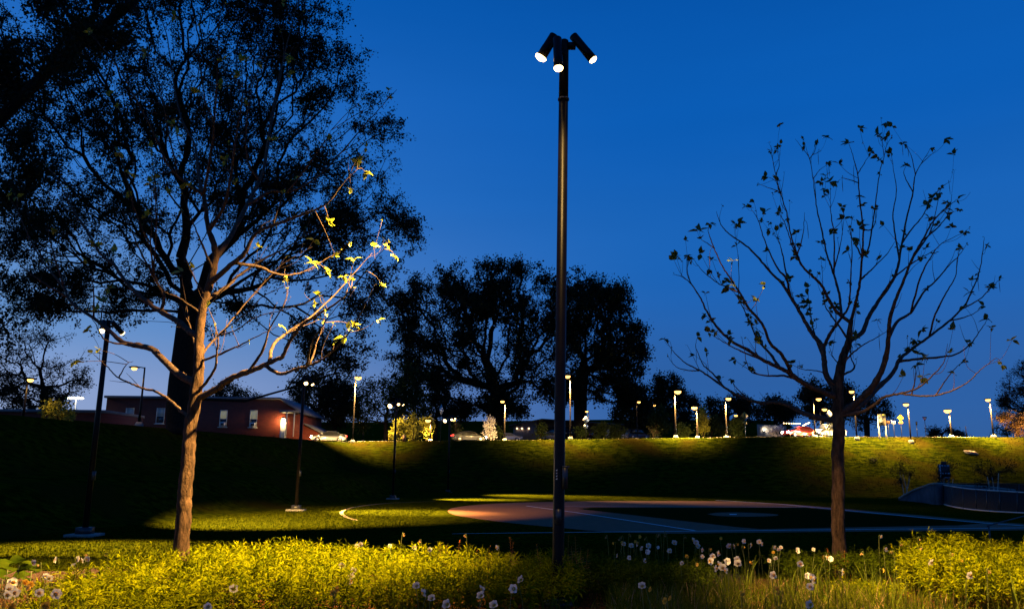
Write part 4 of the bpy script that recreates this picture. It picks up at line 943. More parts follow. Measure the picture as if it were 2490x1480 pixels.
# ================================================================== THE TWO YOUNG TREES
M_bark = PM('young_bark', (.014, .008, .005), (.11, .062, .034), scale=16, rough=.9, bump=1.0, bscale=20, bdist=.06, spec=.15, stretch=(1, 1, .30), detail=9)
M_twig = PM('twig_bark', (.16, .09, .06), (.25, .16, .11), scale=20, rough=.7, bump=.3, bscale=60, bdist=.004, spec=.25)
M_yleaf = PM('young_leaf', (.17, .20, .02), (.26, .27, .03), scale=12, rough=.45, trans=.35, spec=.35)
M_yleafd = PM('young_leaf_dusk', (.06, .085, .014), (.10, .12, .02), scale=12, rough=.5, trans=.35, spec=.3)  # darker copy of the young leaf, dusk dimness put into the colour
M_pod = PM('seed_pod', (.05, .035, .025), (.08, .05, .035), scale=20, rough=.8)
def young_tree(name, label, d, trunk, tr, branches, leaf_mat, ntw, leafsz, pods=0, seed=1, extra_tips=(), leafprob=.55, clus=(4, 7), twup=.6):
    rg = np.random.default_rng(seed); PXs = []; rad_all = []
    tp3 = P([p[0] for p in trunk], [p[1] for p in trunk], d); tp3[0, 2] = H1(tp3[0, 0], d)-.05
    org = (tp3[0, 0], d, tp3[0, 2]+.05); root = thing(name, label, 'tree', org)
    s3 = spline(tp3, 8); n = len(s3); t = np.linspace(0, 1, n); rr = np.interp(t, np.linspace(0, 1, len(tr)), tr)
    jit = np.cumsum(rg.normal(size=(n, 3))*.004, axis=0); jit -= jit[0]; s3 = s3+jit*[1, 1, 0]
    g = Geo(); rr[0] *= 1.25; rr[1] *= 1.08; g.tube(s3, rr*(1+.05*np.sin(np.arange(n)*1.7)), 18)
    spx = spline(np.array(trunk, float), 8)
    known_px = [spx]; known_3 = [s3]; known_r = [rr]; gb = Geo(); brs = []
    for bi, br in enumerate(branches):
        pr = np.array(br, float); KP = np.concatenate(known_px); K3 = np.concatenate(known_3); KR = np.concatenate(known_r)
        j = np.argmin(np.linalg.norm(KP-pr[0], axis=1)); base = K3[j]; rb = KR[j]
        L = np.linalg.norm(np.diff(pr, axis=0), axis=1).sum()*d/FP
        off = rg.choice([-1, 1])*rg.uniform(.25, .55)*L
        cum = np.r_[0, np.cumsum(np.linalg.norm(np.diff(pr, axis=0), axis=1))]; cum /= cum[-1]
        dep = base[1]+off*np.sin(cum*math.pi/2)
        p3 = P(pr[:, 0], pr[:, 1], dep); p3[0] = base
        s = spline(p3, 6); sp_ = spline(pr, 6); n = len(s)
        s[1:-1] += rg.normal(size=(n-2, 3))*.003
        r0 = min(rb*.76, .006+.0108*L**1.1); r0 = max(r0, .005); tt = np.linspace(0, 1, n); rad = r0*(.42*(1-tt)**2+.58*(1-tt)**.8)+.0026
        kn = 1+.16*(rg.random(n) < .15)
        gb.tube(s, rad*kn, 8); known_px.append(sp_); known_3.append(s); known_r.append(rad); brs.append((s, rad, L))
    # twigs and the shoots at the ends
    tips = [(b[0][-1], b[0][-1]-b[0][-2]) for b in brs]
    for s, rad, L in brs:
        m = rg.poisson(L*ntw)
        for _ in range(m):
            k = int(len(s)*rg.uniform(.3, .97)); k = min(max(k, 1), len(s)-2); T = s[k+1]-s[k-1]; T /= np.linalg.norm(T)
            dv = T*.75+rg.normal(size=3)*.5+np.array([0, 0, twup]); dv /= np.linalg.norm(dv); ln = rg.uniform(.10, .55)
            e = s[k]+dv*ln; mid = (s[k]+e)/2+rg.normal(size=3)*.02*ln/.3; mid[2] -= .02; e[2] += .06*ln
            q = spline(np.array([s[k], mid, e]), 4); gb.tube(q, np.linspace(min(rad[k]*.6, .006), .0022, len(q)), 5); tips.append((e, e-mid))
            if rg.random() < .3: tips.append((q[len(q)//2], rg.normal(size=3)))
    g.build('trunk', M_bark, root, smooth=True, org=org); gb.build('branches', M_twig if False else M_bark2, root, smooth=True, org=org)
    pos = []; Dv = []; sz = []
    for p, dv in tips:
        if rg.random() > leafprob: 
            if rg.random() < .5: continue
            c = 2; big = .35
        else: c = rg.integers(*clus); big = rg.uniform(.6, 1.25)
        dv = dv/(np.linalg.norm(dv)+1e-9)
        for _ in range(c):
            v = dv*.45+rg.normal(size=3)*.75; v[2] -= .12; v /= np.linalg.norm(v); pos.append(p+v*.006); Dv.append(v); sz.append(leafsz*big*rg.uniform(.6, 1.2))
    for px, py, dz, s_ in extra_tips:
        p = P(px, py, d+dz)
        # hang the shoot on the nearest branch
        K3 = np.concatenate(known_3); j = np.argmin(np.linalg.norm(K3-p, axis=1)); q = spline(np.array([K3[j], (K3[j]+p)/2+[0, 0, .03], p]), 5)
        gx = Geo(); gx.tube(q, np.linspace(.006, .003, len(q)), 5); gx.build('shoot', M_bark2, root, smooth=True, org=org)
        for _ in range(7):
            v = rg.normal(size=3)*.8+np.array([.1, -.2, -.1]); v /= np.linalg.norm(v); pos.append(p); Dv.append(v); sz.append(leafsz*.68*s_*rg.uniform(.6, 1.2))
    pos = np.array(pos); Dv = np.array(Dv); sz = np.array(sz); g = Geo()
    g.inst(OVATE[0], OVATE[1], pos, basis(Dv, rg.uniform(-.9, .9, len(pos))), np.stack([sz, sz*.62, sz], 1)); g.build('leaves', leaf_mat, root, org=org)
    if pods:
        for k in range(pods):
            s, rad, L = brs[rg.integers(0, len(brs))]; p = s[int(len(s)*rg.uniform(.7, .98))]; sw = rg.uniform(-.06, .06)
            q = spline(np.array([p, p+[sw*.6, 0, .05], p+[sw*1.4, 0, -.02], p+[sw*1.6, 0, -.2-rg.uniform(0, .1)]]), 5); g = Geo(); g.tube(q, np.r_[np.linspace(.002, .0035, len(q)-4), .005, .005, .004, .002], 5)
            g.build('seed_pod', M_pod, root, smooth=True, org=org)
    return root
M_bark2 = PM('branch_bark', (.028, .017, .011), (.095, .057, .036), scale=26, rough=.85, bump=.8, bscale=50, bdist=.012, spec=.2, detail=7)
def cr(s, ox, oy, pts): return [(ox+x/s, oy+y/s) for x, y in pts]
c1 = lambda p: cr(1.85, 1550, 300, p)
RB = [[(890, 1335), (800, 1318), (740, 1300), (680, 1268), (620, 1254), (560, 1256), (500, 1242), (440, 1216), (390, 1186), (330, 1142), (280, 1110), (230, 1085), (190, 1055), (150, 1010), (125, 968)],
 [(390, 1186), (340, 1125), (300, 1090), (275, 1040), (262, 1000), (270, 958)], [(280, 1110), (240, 1112), (190, 1102), (155, 1075), (135, 1040)], [(500, 1242), (440, 1180), (425, 1150)],
 [(882, 1240), (840, 1210), (780, 1185), (720, 1150), (680, 1120), (620, 1090), (560, 1060), (500, 1020), (440, 990), (390, 950), (340, 890), (310, 840), (280, 780), (240, 720), (200, 690), (165, 680)],
 [(690, 1130), (650, 1040), (600, 990), (560, 900), (500, 830), (460, 760), (420, 700), (380, 640), (345, 560), (320, 490), (325, 450)], [(460, 760), (410, 740), (350, 710), (290, 660), (245, 600)],
 [(640, 1100), (600, 1040), (540, 970), (500, 880), (455, 790), (418, 740)], [(240, 720), (225, 660), (235, 600)], [(345, 560), (300, 530), (285, 520)],
 [(875, 1210), (850, 1130), (840, 1060), (830, 1000), (790, 950), (760, 900), (720, 830), (690, 780), (650, 720), (600, 670), (540, 600), (490, 550), (430, 510), (385, 470), (365, 430), (355, 395)],
 [(690, 780), (670, 700), (630, 650), (590, 570), (560, 490), (540, 430), (510, 380)], [(675, 720), (655, 600), (640, 540), (625, 485)], [(455, 790), (455, 640), (440, 470)],
 [(945, 895), (900, 850), (860, 790), (830, 730), (780, 680), (740, 640), (720, 590), (690, 500), (670, 400), (640, 300), (615, 200), (600, 100)],
 [(740, 640), (700, 560), (680, 500), (655, 430), (640, 410)], [(650, 330), (620, 260), (580, 240)], [(640, 310), (590, 290), (545, 272)], [(625, 240), (640, 180), (628, 120)], [(720, 590), (745, 500), (752, 400)],
 [(938, 840), (910, 780), (890, 700), (870, 640), (850, 580), (830, 480), (810, 400), (800, 330), (790, 250), (775, 160), (740, 110), (710, 70)],
 [(778, 180), (765, 130), (755, 95)], [(775, 160), (800, 120), (805, 85)], [(790, 250), (820, 210), (855, 185)], [(800, 160), (812, 130), (825, 125)],
 [(960, 870), (985, 790), (1000, 720), (1010, 600), (1015, 480), (1000, 350), (990, 230), (970, 150), (950, 90)], [(990, 270), (940, 250), (915, 245)], [(990, 230), (1020, 180), (1050, 130)],
 [(1013, 600), (1040, 560), (1060, 440), (1075, 330), (1090, 220), (1110, 150), (1120, 100), (1145, 60)], [(1110, 150), (1098, 65)],
 [(955, 985), (1010, 940), (1040, 870), (1090, 790), (1140, 720), (1170, 650), (1190, 540), (1210, 430), (1240, 310), (1250, 230), (1290, 160), (1320, 110)],
 [(1178, 620), (1160, 500), (1150, 400), (1165, 300), (1150, 200), (1140, 130)], [(1190, 540), (1230, 480), (1280, 420), (1330, 330), (1380, 280), (1410, 260)], [(1290, 190), (1345, 120)], [(1240, 310), (1200, 230), (1207, 190)],
 [(1250, 230), (1230, 140), (1195, 90)], [(1010, 600), (960, 500), (965, 430)],
 [(925, 1315), (980, 1260), (1050, 1190), (1090, 1130), (1120, 1040), (1130, 960), (1135, 880), (1160, 800), (1200, 700), (1240, 600), (1280, 530), (1330, 440), (1390, 380), (1440, 340)],
 [(1130, 960), (1170, 890), (1230, 850), (1280, 770), (1350, 700), (1400, 640), (1450, 590), (1480, 545)], [(1280, 530), (1360, 460), (1400, 400), (1415, 320)], [(1240, 600), (1320, 480), (1365, 290)],
 [(925, 1310), (1000, 1270), (1080, 1190), (1150, 1120), (1180, 1060), (1240, 1010), (1310, 960), (1400, 890), (1470, 820), (1510, 740), (1540, 660), (1555, 560), (1560, 510)],
 [(1180, 1075), (1250, 1060), (1360, 1050), (1440, 1035), (1500, 990), (1550, 920), (1575, 880)], [(1400, 890), (1500, 862), (1560, 820)], [(1470, 850), (1540, 790), (1600, 730), (1630, 700)],
 [(1310, 960), (1340, 860), (1390, 760), (1430, 690), (1440, 600), (1460, 555)], [(1230, 850), (1270, 700), (1320, 600), (1370, 540), (1470, 490)],
 [(925, 1315), (1000, 1300), (1060, 1270), (1110, 1230), (1180, 1215), (1260, 1190), (1330, 1130), (1380, 1070), (1395, 990)],
 [(1180, 1215), (1260, 1225), (1340, 1222), (1420, 1200), (1490, 1160), (1540, 1110), (1580, 1080), (1615, 1055), (1640, 1085)], [(1340, 1222), (1390, 1150), (1440, 1090), (1465, 1075)], [(1240, 1222), (1250, 1150), (1255, 1085)],
 [(925, 1100), (960, 1040), (1010, 1000), (1080, 960), (1130, 930)], [(845, 1005), (870, 940), (920, 870), (950, 820), (960, 700), (965, 560), (962, 470)], [(885, 680), (885, 520), (870, 400), (868, 300)],
 [(892, 1190), (860, 1150), (835, 1120), (790, 1110), (740, 1105), (690, 1080)], [(840, 1060), (800, 960), (780, 860), (765, 740)], [(905, 1100), (880, 1050), (862, 990)], [(940, 1150), (975, 1100), (960, 1030), (985, 830)],
 [(1015, 480), (1060, 470), (1080, 380)], [(890, 660), (910, 560), (930, 430)], [(990, 700), (1050, 660), (1120, 590), (1160, 530)], [(1090, 790), (1150, 700), (1220, 640), (1300, 590), (1350, 560)], [(950, 980), (920, 930), (870, 860), (840, 800), (830, 640)],
 [(720, 1150), (660, 1135), (560, 1132), (500, 1100), (470, 960)], [(560, 1060), (480, 1030), (400, 990), (320, 940)]]
RB = [c1(b) for b in RB]
young_tree('young_tree_bare', 'young vase shaped tree with small dark leaf tufts at right against open sky', 13.6,
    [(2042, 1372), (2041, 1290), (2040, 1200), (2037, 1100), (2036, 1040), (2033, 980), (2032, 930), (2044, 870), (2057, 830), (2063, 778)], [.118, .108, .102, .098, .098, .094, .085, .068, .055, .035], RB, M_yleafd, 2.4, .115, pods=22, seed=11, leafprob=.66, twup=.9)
LB = [[(500, 473), (483, 426), (473, 351), (443, 294), (422, 203), (405, 84), (378, 20), (365, -20)], [(500, 473), (512, 380), (520, 300), (500, 250), (490, 180), (483, 120), (486, 60)], [(516, 345), (527, 203), (530, 120), (533, 50), (538, -10)],
 [(500, 475), (436, 432), (402, 388), (375, 328), (331, 243), (290, 169), (257, 125), (215, 78)], [(427, 424), (427, 395), (410, 330), (395, 240), (380, 180), (365, 125)],
 [(525, 625), (560, 575), (600, 500), (630, 440), (645, 400), (655, 320), (670, 230), (690, 140), (710, 60), (722, 0), (728, -60)], [(640, 420), (650, 350), (680, 200), (690, 120), (683, 75)], [(684, 75), (665, 35)], [(612, 500), (660, 465), (699, 468), (765, 435), (831, 369), (897, 293), (945, 240), (965, 218)],
 [(699, 468), (750, 402), (793, 340), (805, 317)], [(520, 690), (560, 645), (595, 615), (623, 567), (689, 539), (765, 511), (803, 487), (831, 449), (869, 411)], [(512, 735), (547, 700), (585, 667), (642, 629), (700, 600), (760, 560), (800, 545)],
 [(571, 646), (628, 648), (665, 664), (703, 669), (746, 657), (803, 624), (831, 610)],
 [(494, 972), (524, 946), (562, 919), (605, 903), (643, 888), (674, 872), (686, 868), (703, 832), (735, 789), (778, 762), (827, 730), (859, 697), (905, 640), (940, 598)],
 [(643, 890), (670, 905), (690, 908), (720, 897), (760, 885), (800, 862), (832, 828), (865, 784), (903, 708), (915, 690)], [(654, 876), (665, 838), (703, 805), (746, 778), (811, 719), (870, 654), (905, 615)], [(754, 884), (773, 827), (789, 784)],
 [(490, 962), (519, 903), (527, 859), (530, 816), (515, 770), (505, 745)], [(530, 816), (560, 790), (600, 760), (640, 720), (700, 690), (760, 640)], [(532, 816), (578, 800), (616, 773), (700, 750), (780, 720), (830, 690)], [(507, 745), (539, 708), (567, 680), (610, 655), (650, 600)],
 [(480, 815), (466, 809), (438, 785), (397, 761), (365, 740), (324, 704), (300, 676), (276, 643), (243, 615), (211, 562), (182, 518), (162, 481), (142, 440), (117, 408), (95, 390)],
 [(393, 758), (399, 724), (389, 700), (373, 668), (345, 619), (320, 562), (300, 518), (290, 500)], [(383, 663), (365, 603), (340, 542), (316, 473), (300, 408), (285, 370)], [(383, 663), (379, 562), (377, 440), (367, 360)], [(365, 600), (369, 542), (367, 461)],
 [(470, 935), (426, 903), (385, 862), (365, 846), (324, 838), (296, 830), (259, 797), (227, 773), (174, 736), (154, 696), (122, 659), (89, 611), (69, 574), (45, 518), (20, 477)],
 [(316, 836), (280, 834), (251, 822), (231, 785), (210, 755)], [(154, 724), (101, 684), (49, 643), (5, 566)], [(150, 700), (126, 603), (113, 542)], [(229, 773), (227, 700), (211, 643)], [(243, 790), (250, 740), (262, 700)],
 [(466, 1015), (442, 1000), (417, 976), (377, 951), (345, 943), (316, 931), (284, 915), (259, 890), (240, 872), (225, 858)], [(288, 915), (308, 886), (324, 878)],
 [(495, 724), (466, 663), (446, 611)], [(487, 765), (458, 740), (430, 720), (405, 712), (390, 690)], [(511, 655), (499, 611), (478, 562), (458, 513), (442, 461)], [(495, 882), (474, 838), (462, 793), (454, 745), (440, 660)], [(462, 793), (448, 760), (438, 720)],
 [(497, 870), (508, 840), (545, 800), (590, 745), (640, 690), (690, 640), (760, 600)], [(605, 903), (640, 850), (655, 800), (690, 740), (700, 700)], [(745, 890), (760, 830), (800, 770), (840, 720)], [(505, 880), (560, 850), (620, 820), (680, 790)],
 [(520, 560), (545, 500), (560, 430), (575, 330), (590, 230), (585, 150)], [(560, 430), (548, 390)], [(630, 440), (600, 380), (605, 250), (640, 120)]]
LT = [(868, 395, -.6, 1.6), (888, 418, -.5, 1.4), (852, 462, -.3, .9), (795, 658, -.8, 1.5), (835, 672, -.7, 1.4), (857, 682, -.7, .9), (942, 596, -.4, 1.1), (962, 622, -.4, 1.1), (852, 592, -.3, .7), (815, 622, -.4, .9), (690, 466, -.3, .9), (572, 440, -.4, .9),
      (765, 740, -.3, .8), (930, 690, -.3, 1.0), (860, 790, -.3, 1.1), (948, 238, -.2, .8), (800, 540, -.9, 1.3), (705, 140, -.3, 1.6), (425, 40, -.2, 1.6), (600, 140, -.2, 1.), (535, 205, -.4, 1.2), (350, 130, -.2, 1.2), (215, 80, 0, 1.0), (265, 225, 0, 1.), (285, 260, 0, .9), (375, 430, 0, 1.1), (885, 240, 0, .7), (180, 880, -.2, 1.3), (130, 560, 0, 1.0), (240, 850, -.2, .9)]
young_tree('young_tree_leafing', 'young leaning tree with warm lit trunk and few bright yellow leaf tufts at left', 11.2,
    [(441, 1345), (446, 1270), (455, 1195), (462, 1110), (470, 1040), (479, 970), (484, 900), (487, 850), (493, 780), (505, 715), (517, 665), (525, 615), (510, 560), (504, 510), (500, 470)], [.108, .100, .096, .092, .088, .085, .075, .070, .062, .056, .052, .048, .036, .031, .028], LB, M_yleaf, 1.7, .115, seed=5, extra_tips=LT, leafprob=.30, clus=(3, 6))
# ================================================================== THE FLOWER BED
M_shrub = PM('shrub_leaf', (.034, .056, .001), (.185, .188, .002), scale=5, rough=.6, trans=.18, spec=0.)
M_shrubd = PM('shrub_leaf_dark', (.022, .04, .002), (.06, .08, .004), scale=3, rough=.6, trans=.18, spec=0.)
M_strap = PM('strap_leaf', (.030, .050, .004), (.12, .14, .012), scale=5, rough=.6, trans=.2, spec=.03)
M_grass = PM('tuft_grass', (.028, .050, .002), (.12, .125, .009), scale=7, rough=.8, trans=.2, spec=0.)
M_dry = PM('dry_grass', (.22, .13, .06), (.30, .19, .09), scale=9, rough=.8, trans=.2)
M_stem = PM('stem_green', (.07, .09, .02), (.12, .13, .03), scale=9, rough=.6)
M_petal = PM('white_petal', (.60, .57, .52), (.70, .67, .62), scale=30, rough=.55, trans=.3)
M_petaly = PM('yellow_petal', (.62, .36, .03), (.7, .42, .05), scale=30, rough=.55, trans=.3)
M_cup = PM('orange_cup', (.68, .34, .02), (.74, .42, .04), scale=30, rough=.55, trans=.2)
M_fern = PM('rust_fern', (.32, .10, .02), (.42, .15, .03), scale=20, rough=.7, trans=.2)
M_dead = PM('withered_flower', (.30, .15, .05), (.40, .22, .09), scale=30, rough=.8, trans=.2)
def gz(x, y): return H(x, y)
def shoots(name, label, n, inside, hfun, mat_, leaf=.105, lw=.15, nl=24, seed=3, box=None, cat='shrubs'):
    rg = np.random.default_rng(seed); x = rg.uniform(box[0], box[1], n*6); y = rg.uniform(box[2], box[3], n*6)
    e = inside(x, y); k = rg.random(n*6) < e; x, y = x[k][:n], y[k][:n]; m = len(x); h = hfun(x, y)*rg.uniform(.70, 1.18, m)
    B = np.stack([x, y, gz(x, y)-.02], 1); ln = rg.normal(size=(m, 2))*.10; T = B+np.stack([ln[:, 0], ln[:, 1], h], 1)
    g = Geo(); g.segs(B, T, .0035, .002, 3)
    j = np.repeat(np.arange(m), nl); t = np.tile(np.linspace(.50, 1.0, nl), m)+rg.normal(size=m*nl)*.02
    pos = B[j]*(1-t[:, None])+T[j]*t[:, None]
    an = np.tile(np.arange(nl)*2.4, m)+np.repeat(rg.uniform(0, 6.3, m), nl)+rg.normal(size=m*nl)*.3
    el = np.interp(t, [.3, .8, 1.0], [-.15, .15, .75])+rg.normal(size=m*nl)*.30
    Dv = np.stack([np.cos(an)*np.cos(el), np.sin(an)*np.cos(el), np.sin(el)], 1); sz = leaf*rg.uniform(.55, 1.15, m*nl)*np.interp(t, [.3, .9, 1.02], [1.0, 1.0, .65])
    g.inst(LANCE[0]*[1, 1, 1.1], LANCE[1], pos, basis(Dv, rg.normal(size=m*nl)*.35), np.stack([sz, sz*lw, sz], 1))
    o = g.build(name, [mat_]); return tag(o, label, cat, kind='stuff')
fpx = lambda x, y: 1245+FP*x/np.maximum(y*1.0, .1)*.985       # rough photograph column of a plan point
def wob(x, y): return .5+.5*np.sin(x*2.3+1.1*np.sin(y*1.9))*np.sin(y*2.7+x*.8)
def inA(x, y):
    c = fpx(x, y); left = np.interp(y, [7.4, 8.4, 9.6, 11.6], [110, 150, 215, 430]); front = np.interp(c, [100, 300, 700, 1000, 1400], [7.7, 7.7, 7.9, 8.5, 9.3])
    return ((c > left+30*np.sin(y*5)) & (c < 1400) & (y > front) & (y < 12.0+.2*np.sin(x*2)))*1.0
def hA(x, y):
    c = fpx(x, y); return np.interp(y, [7.7, 8.6, 10.5, 12], [.34, .47, .52, .46])*np.interp(c, [150, 260, 450, 600, 1000, 1200, 1400], [.8, .86, .94, 1.14, 1.05, .96, .9])*(.9+.2*wob(x, y))
shoots('leafy_ground_cover', 'dense mass of lance leaved plants filling the left half of the bed, lit yellow green', 1900, inA, hA, M_shrub, leaf=.115, lw=.155, nl=26, seed=3, box=(-6.5, 1.2, 7.4, 12.2))
def inB(x, y):
    c = fpx(x, y); return ((c > np.interp(y, [9.6, 11, 13], [2290, 2150, 2140])) & (c < 2760) & (y > 9.9) & (y < 13.2))*1.0
def hB(x, y):
    c = fpx(x, y); return np.interp(c, [2130, 2200, 2300, 2400, 2490, 2700], [.40, .62, .60, .54, .52, .6])*np.interp(y, [9.9, 10.6, 13], [.7, .9, 1.02])*(.9+.2*wob(x, y))
shoots('bushy_ground_cover', 'rounded mass of lit lance leaved plants at the right end of the bed', 1500, inB, hB, M_shrub, leaf=.105, lw=.16, nl=26, seed=4, box=(4.5, 10.6, 9.4, 13.3))
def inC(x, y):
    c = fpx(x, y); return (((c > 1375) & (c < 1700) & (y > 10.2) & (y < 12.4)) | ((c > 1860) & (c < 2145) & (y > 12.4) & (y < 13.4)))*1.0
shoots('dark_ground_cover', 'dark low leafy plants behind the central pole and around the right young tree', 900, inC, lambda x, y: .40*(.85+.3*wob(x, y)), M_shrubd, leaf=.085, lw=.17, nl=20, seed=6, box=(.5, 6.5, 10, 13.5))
def inD(x, y):
    return (((x-3.8)/.45)**2+((y-10.3)/.35)**2 < 1)*1.0
shoots('low_green_mat', 'low bright green leafy mat in the mulch right of the right young tree', 160, lambda x, y: (((x-4.75)/.42)**2+((y-11.1)/.35)**2 < 1)*1.0, lambda x, y: .20+0*x, M_shrub, leaf=.05, lw=.4, nl=20, seed=8, box=(4.2, 5.3, 10.6, 11.6))
def blades(name, label, x, y, ln, wd, mat_, per=9, spread=.06, lean=.35, seed=2, curl=1., cat='grass', kind='stuff', dry=None):
    rg = np.random.default_rng(seed); m = len(x)*per; j = np.repeat(np.arange(len(x)), per)
    px_ = x[j]+rg.normal(size=m)*spread; py_ = y[j]+rg.normal(size=m)*spread; L = np.asarray(ln)[j]*rg.uniform(.55, 1.15, m)
    an = rg.uniform(0, 6.3, m); tilt = np.abs(rg.normal(size=m))*lean
    out = np.stack([np.cos(an), np.sin(an), 0*an], 1); B = np.stack([px_, py_, gz(px_, py_)-.01], 1)
    ns = 5; V = np.zeros((m, 2*ns, 3)); side = np.stack([-np.sin(an), np.cos(an), 0*an], 1); tw = rg.uniform(0, 3.1, m); side = side*np.cos(tw)[:, None]+out*np.sin(tw)[:, None]*.8
    for k in range(ns):
        t = k/(ns-1); a = tilt*(1+curl*t*1.6); cen = B+np.array([0, 0, 1.])*(L*t*np.cos(np.minimum(a, 1.9)*.8))[:, None]+out*(L*t*np.sin(np.minimum(a, 1.9)*.8))[:, None]
        wk = wd*(1-.08*k if k < 3 else (.62 if k == 3 else .06)); V[:, 2*k] = cen-side*wk/2; V[:, 2*k+1] = cen+side*wk/2
    b0 = (np.arange(m)*2*ns)[:, None]; F = np.concatenate([b0+np.array([[2*k, 2*k+1, 2*k+3, 2*k+2]]) for k in range(ns-1)])
    g = Geo(); isd = np.zeros(m, bool)
    if dry is not None: isd = rg.random(m) < dry
    fm = np.tile(isd, ns-1); g.add(V.reshape(-1, 3), F[~fm], 0)
    if fm.any(): g.F.append(F[fm]); g.MI.append(np.full(fm.sum(), 1))
    o = g.build(name, [mat_, M_dry]); return tag(o, label, cat, kind=kind)
rg = np.random.default_rng(21)
def scat(n, box, ok):
    x = rg.uniform(box[0], box[1], n*8); y = rg.uniform(box[2], box[3], n*8); k = ok(x, y); return x[k][:n], y[k][:n]
bare = lambda x, y: ((x-5.35)/.55)**2+((y-9.4)/.9)**2 > 1     # bare patch of mulch at right
# strap leaves (daffodil and iris) along the front
x, y = scat(150, (-6, 3.2, 6.3, 9), lambda x, y: (fpx(x, y) > -60) & (fpx(x, y) < 1500) & (y < np.interp(fpx(x, y), [0, 150, 700, 1000, 1500], [9.6, 8.4, 8.0, 8.6, 9.2])))
blades('strap_leaves', 'upright strap leaves of daffodils along the bottom edge, left and centre', x, y, .36+0*x, .013, M_strap, per=9, spread=.05, lean=.20, seed=31, curl=.8, cat='leaves')
x, y = scat(120, (1, 9, 7.4, 12.6), lambda x, y: (fpx(x, y) > 1500) & (fpx(x, y) < 2600) & bare(x, y) & (wob(x*.7, y) > .32))
blades('flower_leaves', 'upright strap leaves among the white flowers, right half of the bed', x, y, .42+0*x, .017, M_strap, per=9, spread=.06, lean=.20, seed=32, curl=.8, cat='leaves')
x, y = scat(14, (5, 8, 7.8, 9.8), lambda x, y: (fpx(x, y) > 2240) & (fpx(x, y) < 2560) & bare(x, y))
blades('iris_leaves', 'tall broad sword leaves at the lower right corner', x, y, .52+0*x, .036, M_strap, per=8, spread=.05, lean=.18, seed=33, curl=.5, cat='leaves')
# fine arching grass tufts
x, y = scat(460, (.6, 8, 6.2, 11.6), lambda x, y: (fpx(x, y) > 1480) & (fpx(x, y) < 2560) & bare(x, y) & (y < np.interp(fpx(x, y), [1480, 1900, 2500], [11.6, 11.0, 9.9])))
blades('arching_grass', 'fine arching grass tufts, green to straw coloured, lower right half of the bed', x, y, .36+0*x, .008, M_grass, per=42, spread=.05, lean=.38, seed=34, curl=1.3, dry=.10)
x, y = scat(50, (-6.4, -3.3, 7, 11.8), lambda x, y: (fpx(x, y) > -60) & (fpx(x, y) < 330) & (y < 11) )
blades('left_grass', 'tangled grass and leaves in the lower left corner', x, y, .30+0*x, .008, M_grass, per=26, spread=.07, lean=.4, seed=35, curl=1.0, dry=.2)
# broad round leaves far left
g = Geo(); rg2 = np.random.default_rng(4)
bl = thing('broad_leaf_plant', 'low plant with large round leaves at the left edge of the bed', 'plant', P(60, 1400, 10.4)*[1, 1, 0])
for k, (px, py, r_) in enumerate([(20, 1372, .17), (48, 1362, .14), (78, 1376, .17), (8, 1395, .15), (60, 1398, .15)]):
    c = P(px, py, 10.4+.15*k); th = np.linspace(.25, 2*math.pi-.25, 15); V = [c-[0, 0, .02]]+[c+np.array([math.cos(a)*r_, math.sin(a)*r_*.9, .04*math.sin(3*a)+.05*(math.sin(a))]) for a in th]; n = len(V)
    g = Geo(); g.add(V, [[0, i, i+1] for i in range(1, n-1)]); lf = g.build('leaf', M_shrubd, bl, org=tuple(bl.location)); g = Geo(); g.tube([c-[0, 0, .03], (c[0], c[1], -.02)], .006, 5); g.build('leaf_stalk', M_stem, lf, org=tuple(bl.location))
# bark mulch chips and fallen leaves
n = 16000; x = rg.uniform(-7, 9, n); y = rg.uniform(6, 13.2, n); pos = np.stack([x, y, gz(x, y)+rg.uniform(.0, .02, n)], 1); Dv = rg.normal(size=(n, 3))*[1, 1, .25]
g = Geo(); sz = rg.uniform(.02, .06, n); g.inst(RHOMB[0], RHOMB[1], pos, basis(Dv, rg.normal(size=n)*.5), np.stack([sz, sz*.5, sz], 1)); tag(g.build('mulch_chips', M_mulch), 'reddish bark mulch chips on the soil of the bed', 'mulch', kind='stuff')
# lawn blades near the bed
n = 210000; y = 13.3+rg.random(n)**1.3*42; x = rg.uniform(-.66, .66, n)*y; k = ((-17.6+(y-29.5)*.167-x)*.986 < 0) & ((y < 29.5) | (x < -4.5)) & (rg.random(n) < .35+.65*(y > 22)); x, y = x[k], y[k]; m = len(x)
V = np.zeros((m, 3, 3)); an = rg.uniform(0, 6.3, m); b = np.stack([x, y, gz(x, y)], 1); sd = np.stack([np.cos(an), np.sin(an), 0*an], 1)*(.007*(1+np.maximum(y-20, 0)/14))[:, None]; V[:, 0] = b-sd; V[:, 1] = b+sd; V[:, 2] = b+np.stack([rg.normal(size=m)*.025, rg.normal(size=m)*.025, rg.uniform(.03, .075, m)], 1)
g = Geo(); g.add(V.reshape(-1, 3), np.arange(3*m).reshape(-1, 3)); tag(g.build('lawn_grass', M_lawn), 'short lawn grass between the bed and the field', 'grass', kind='stuff')

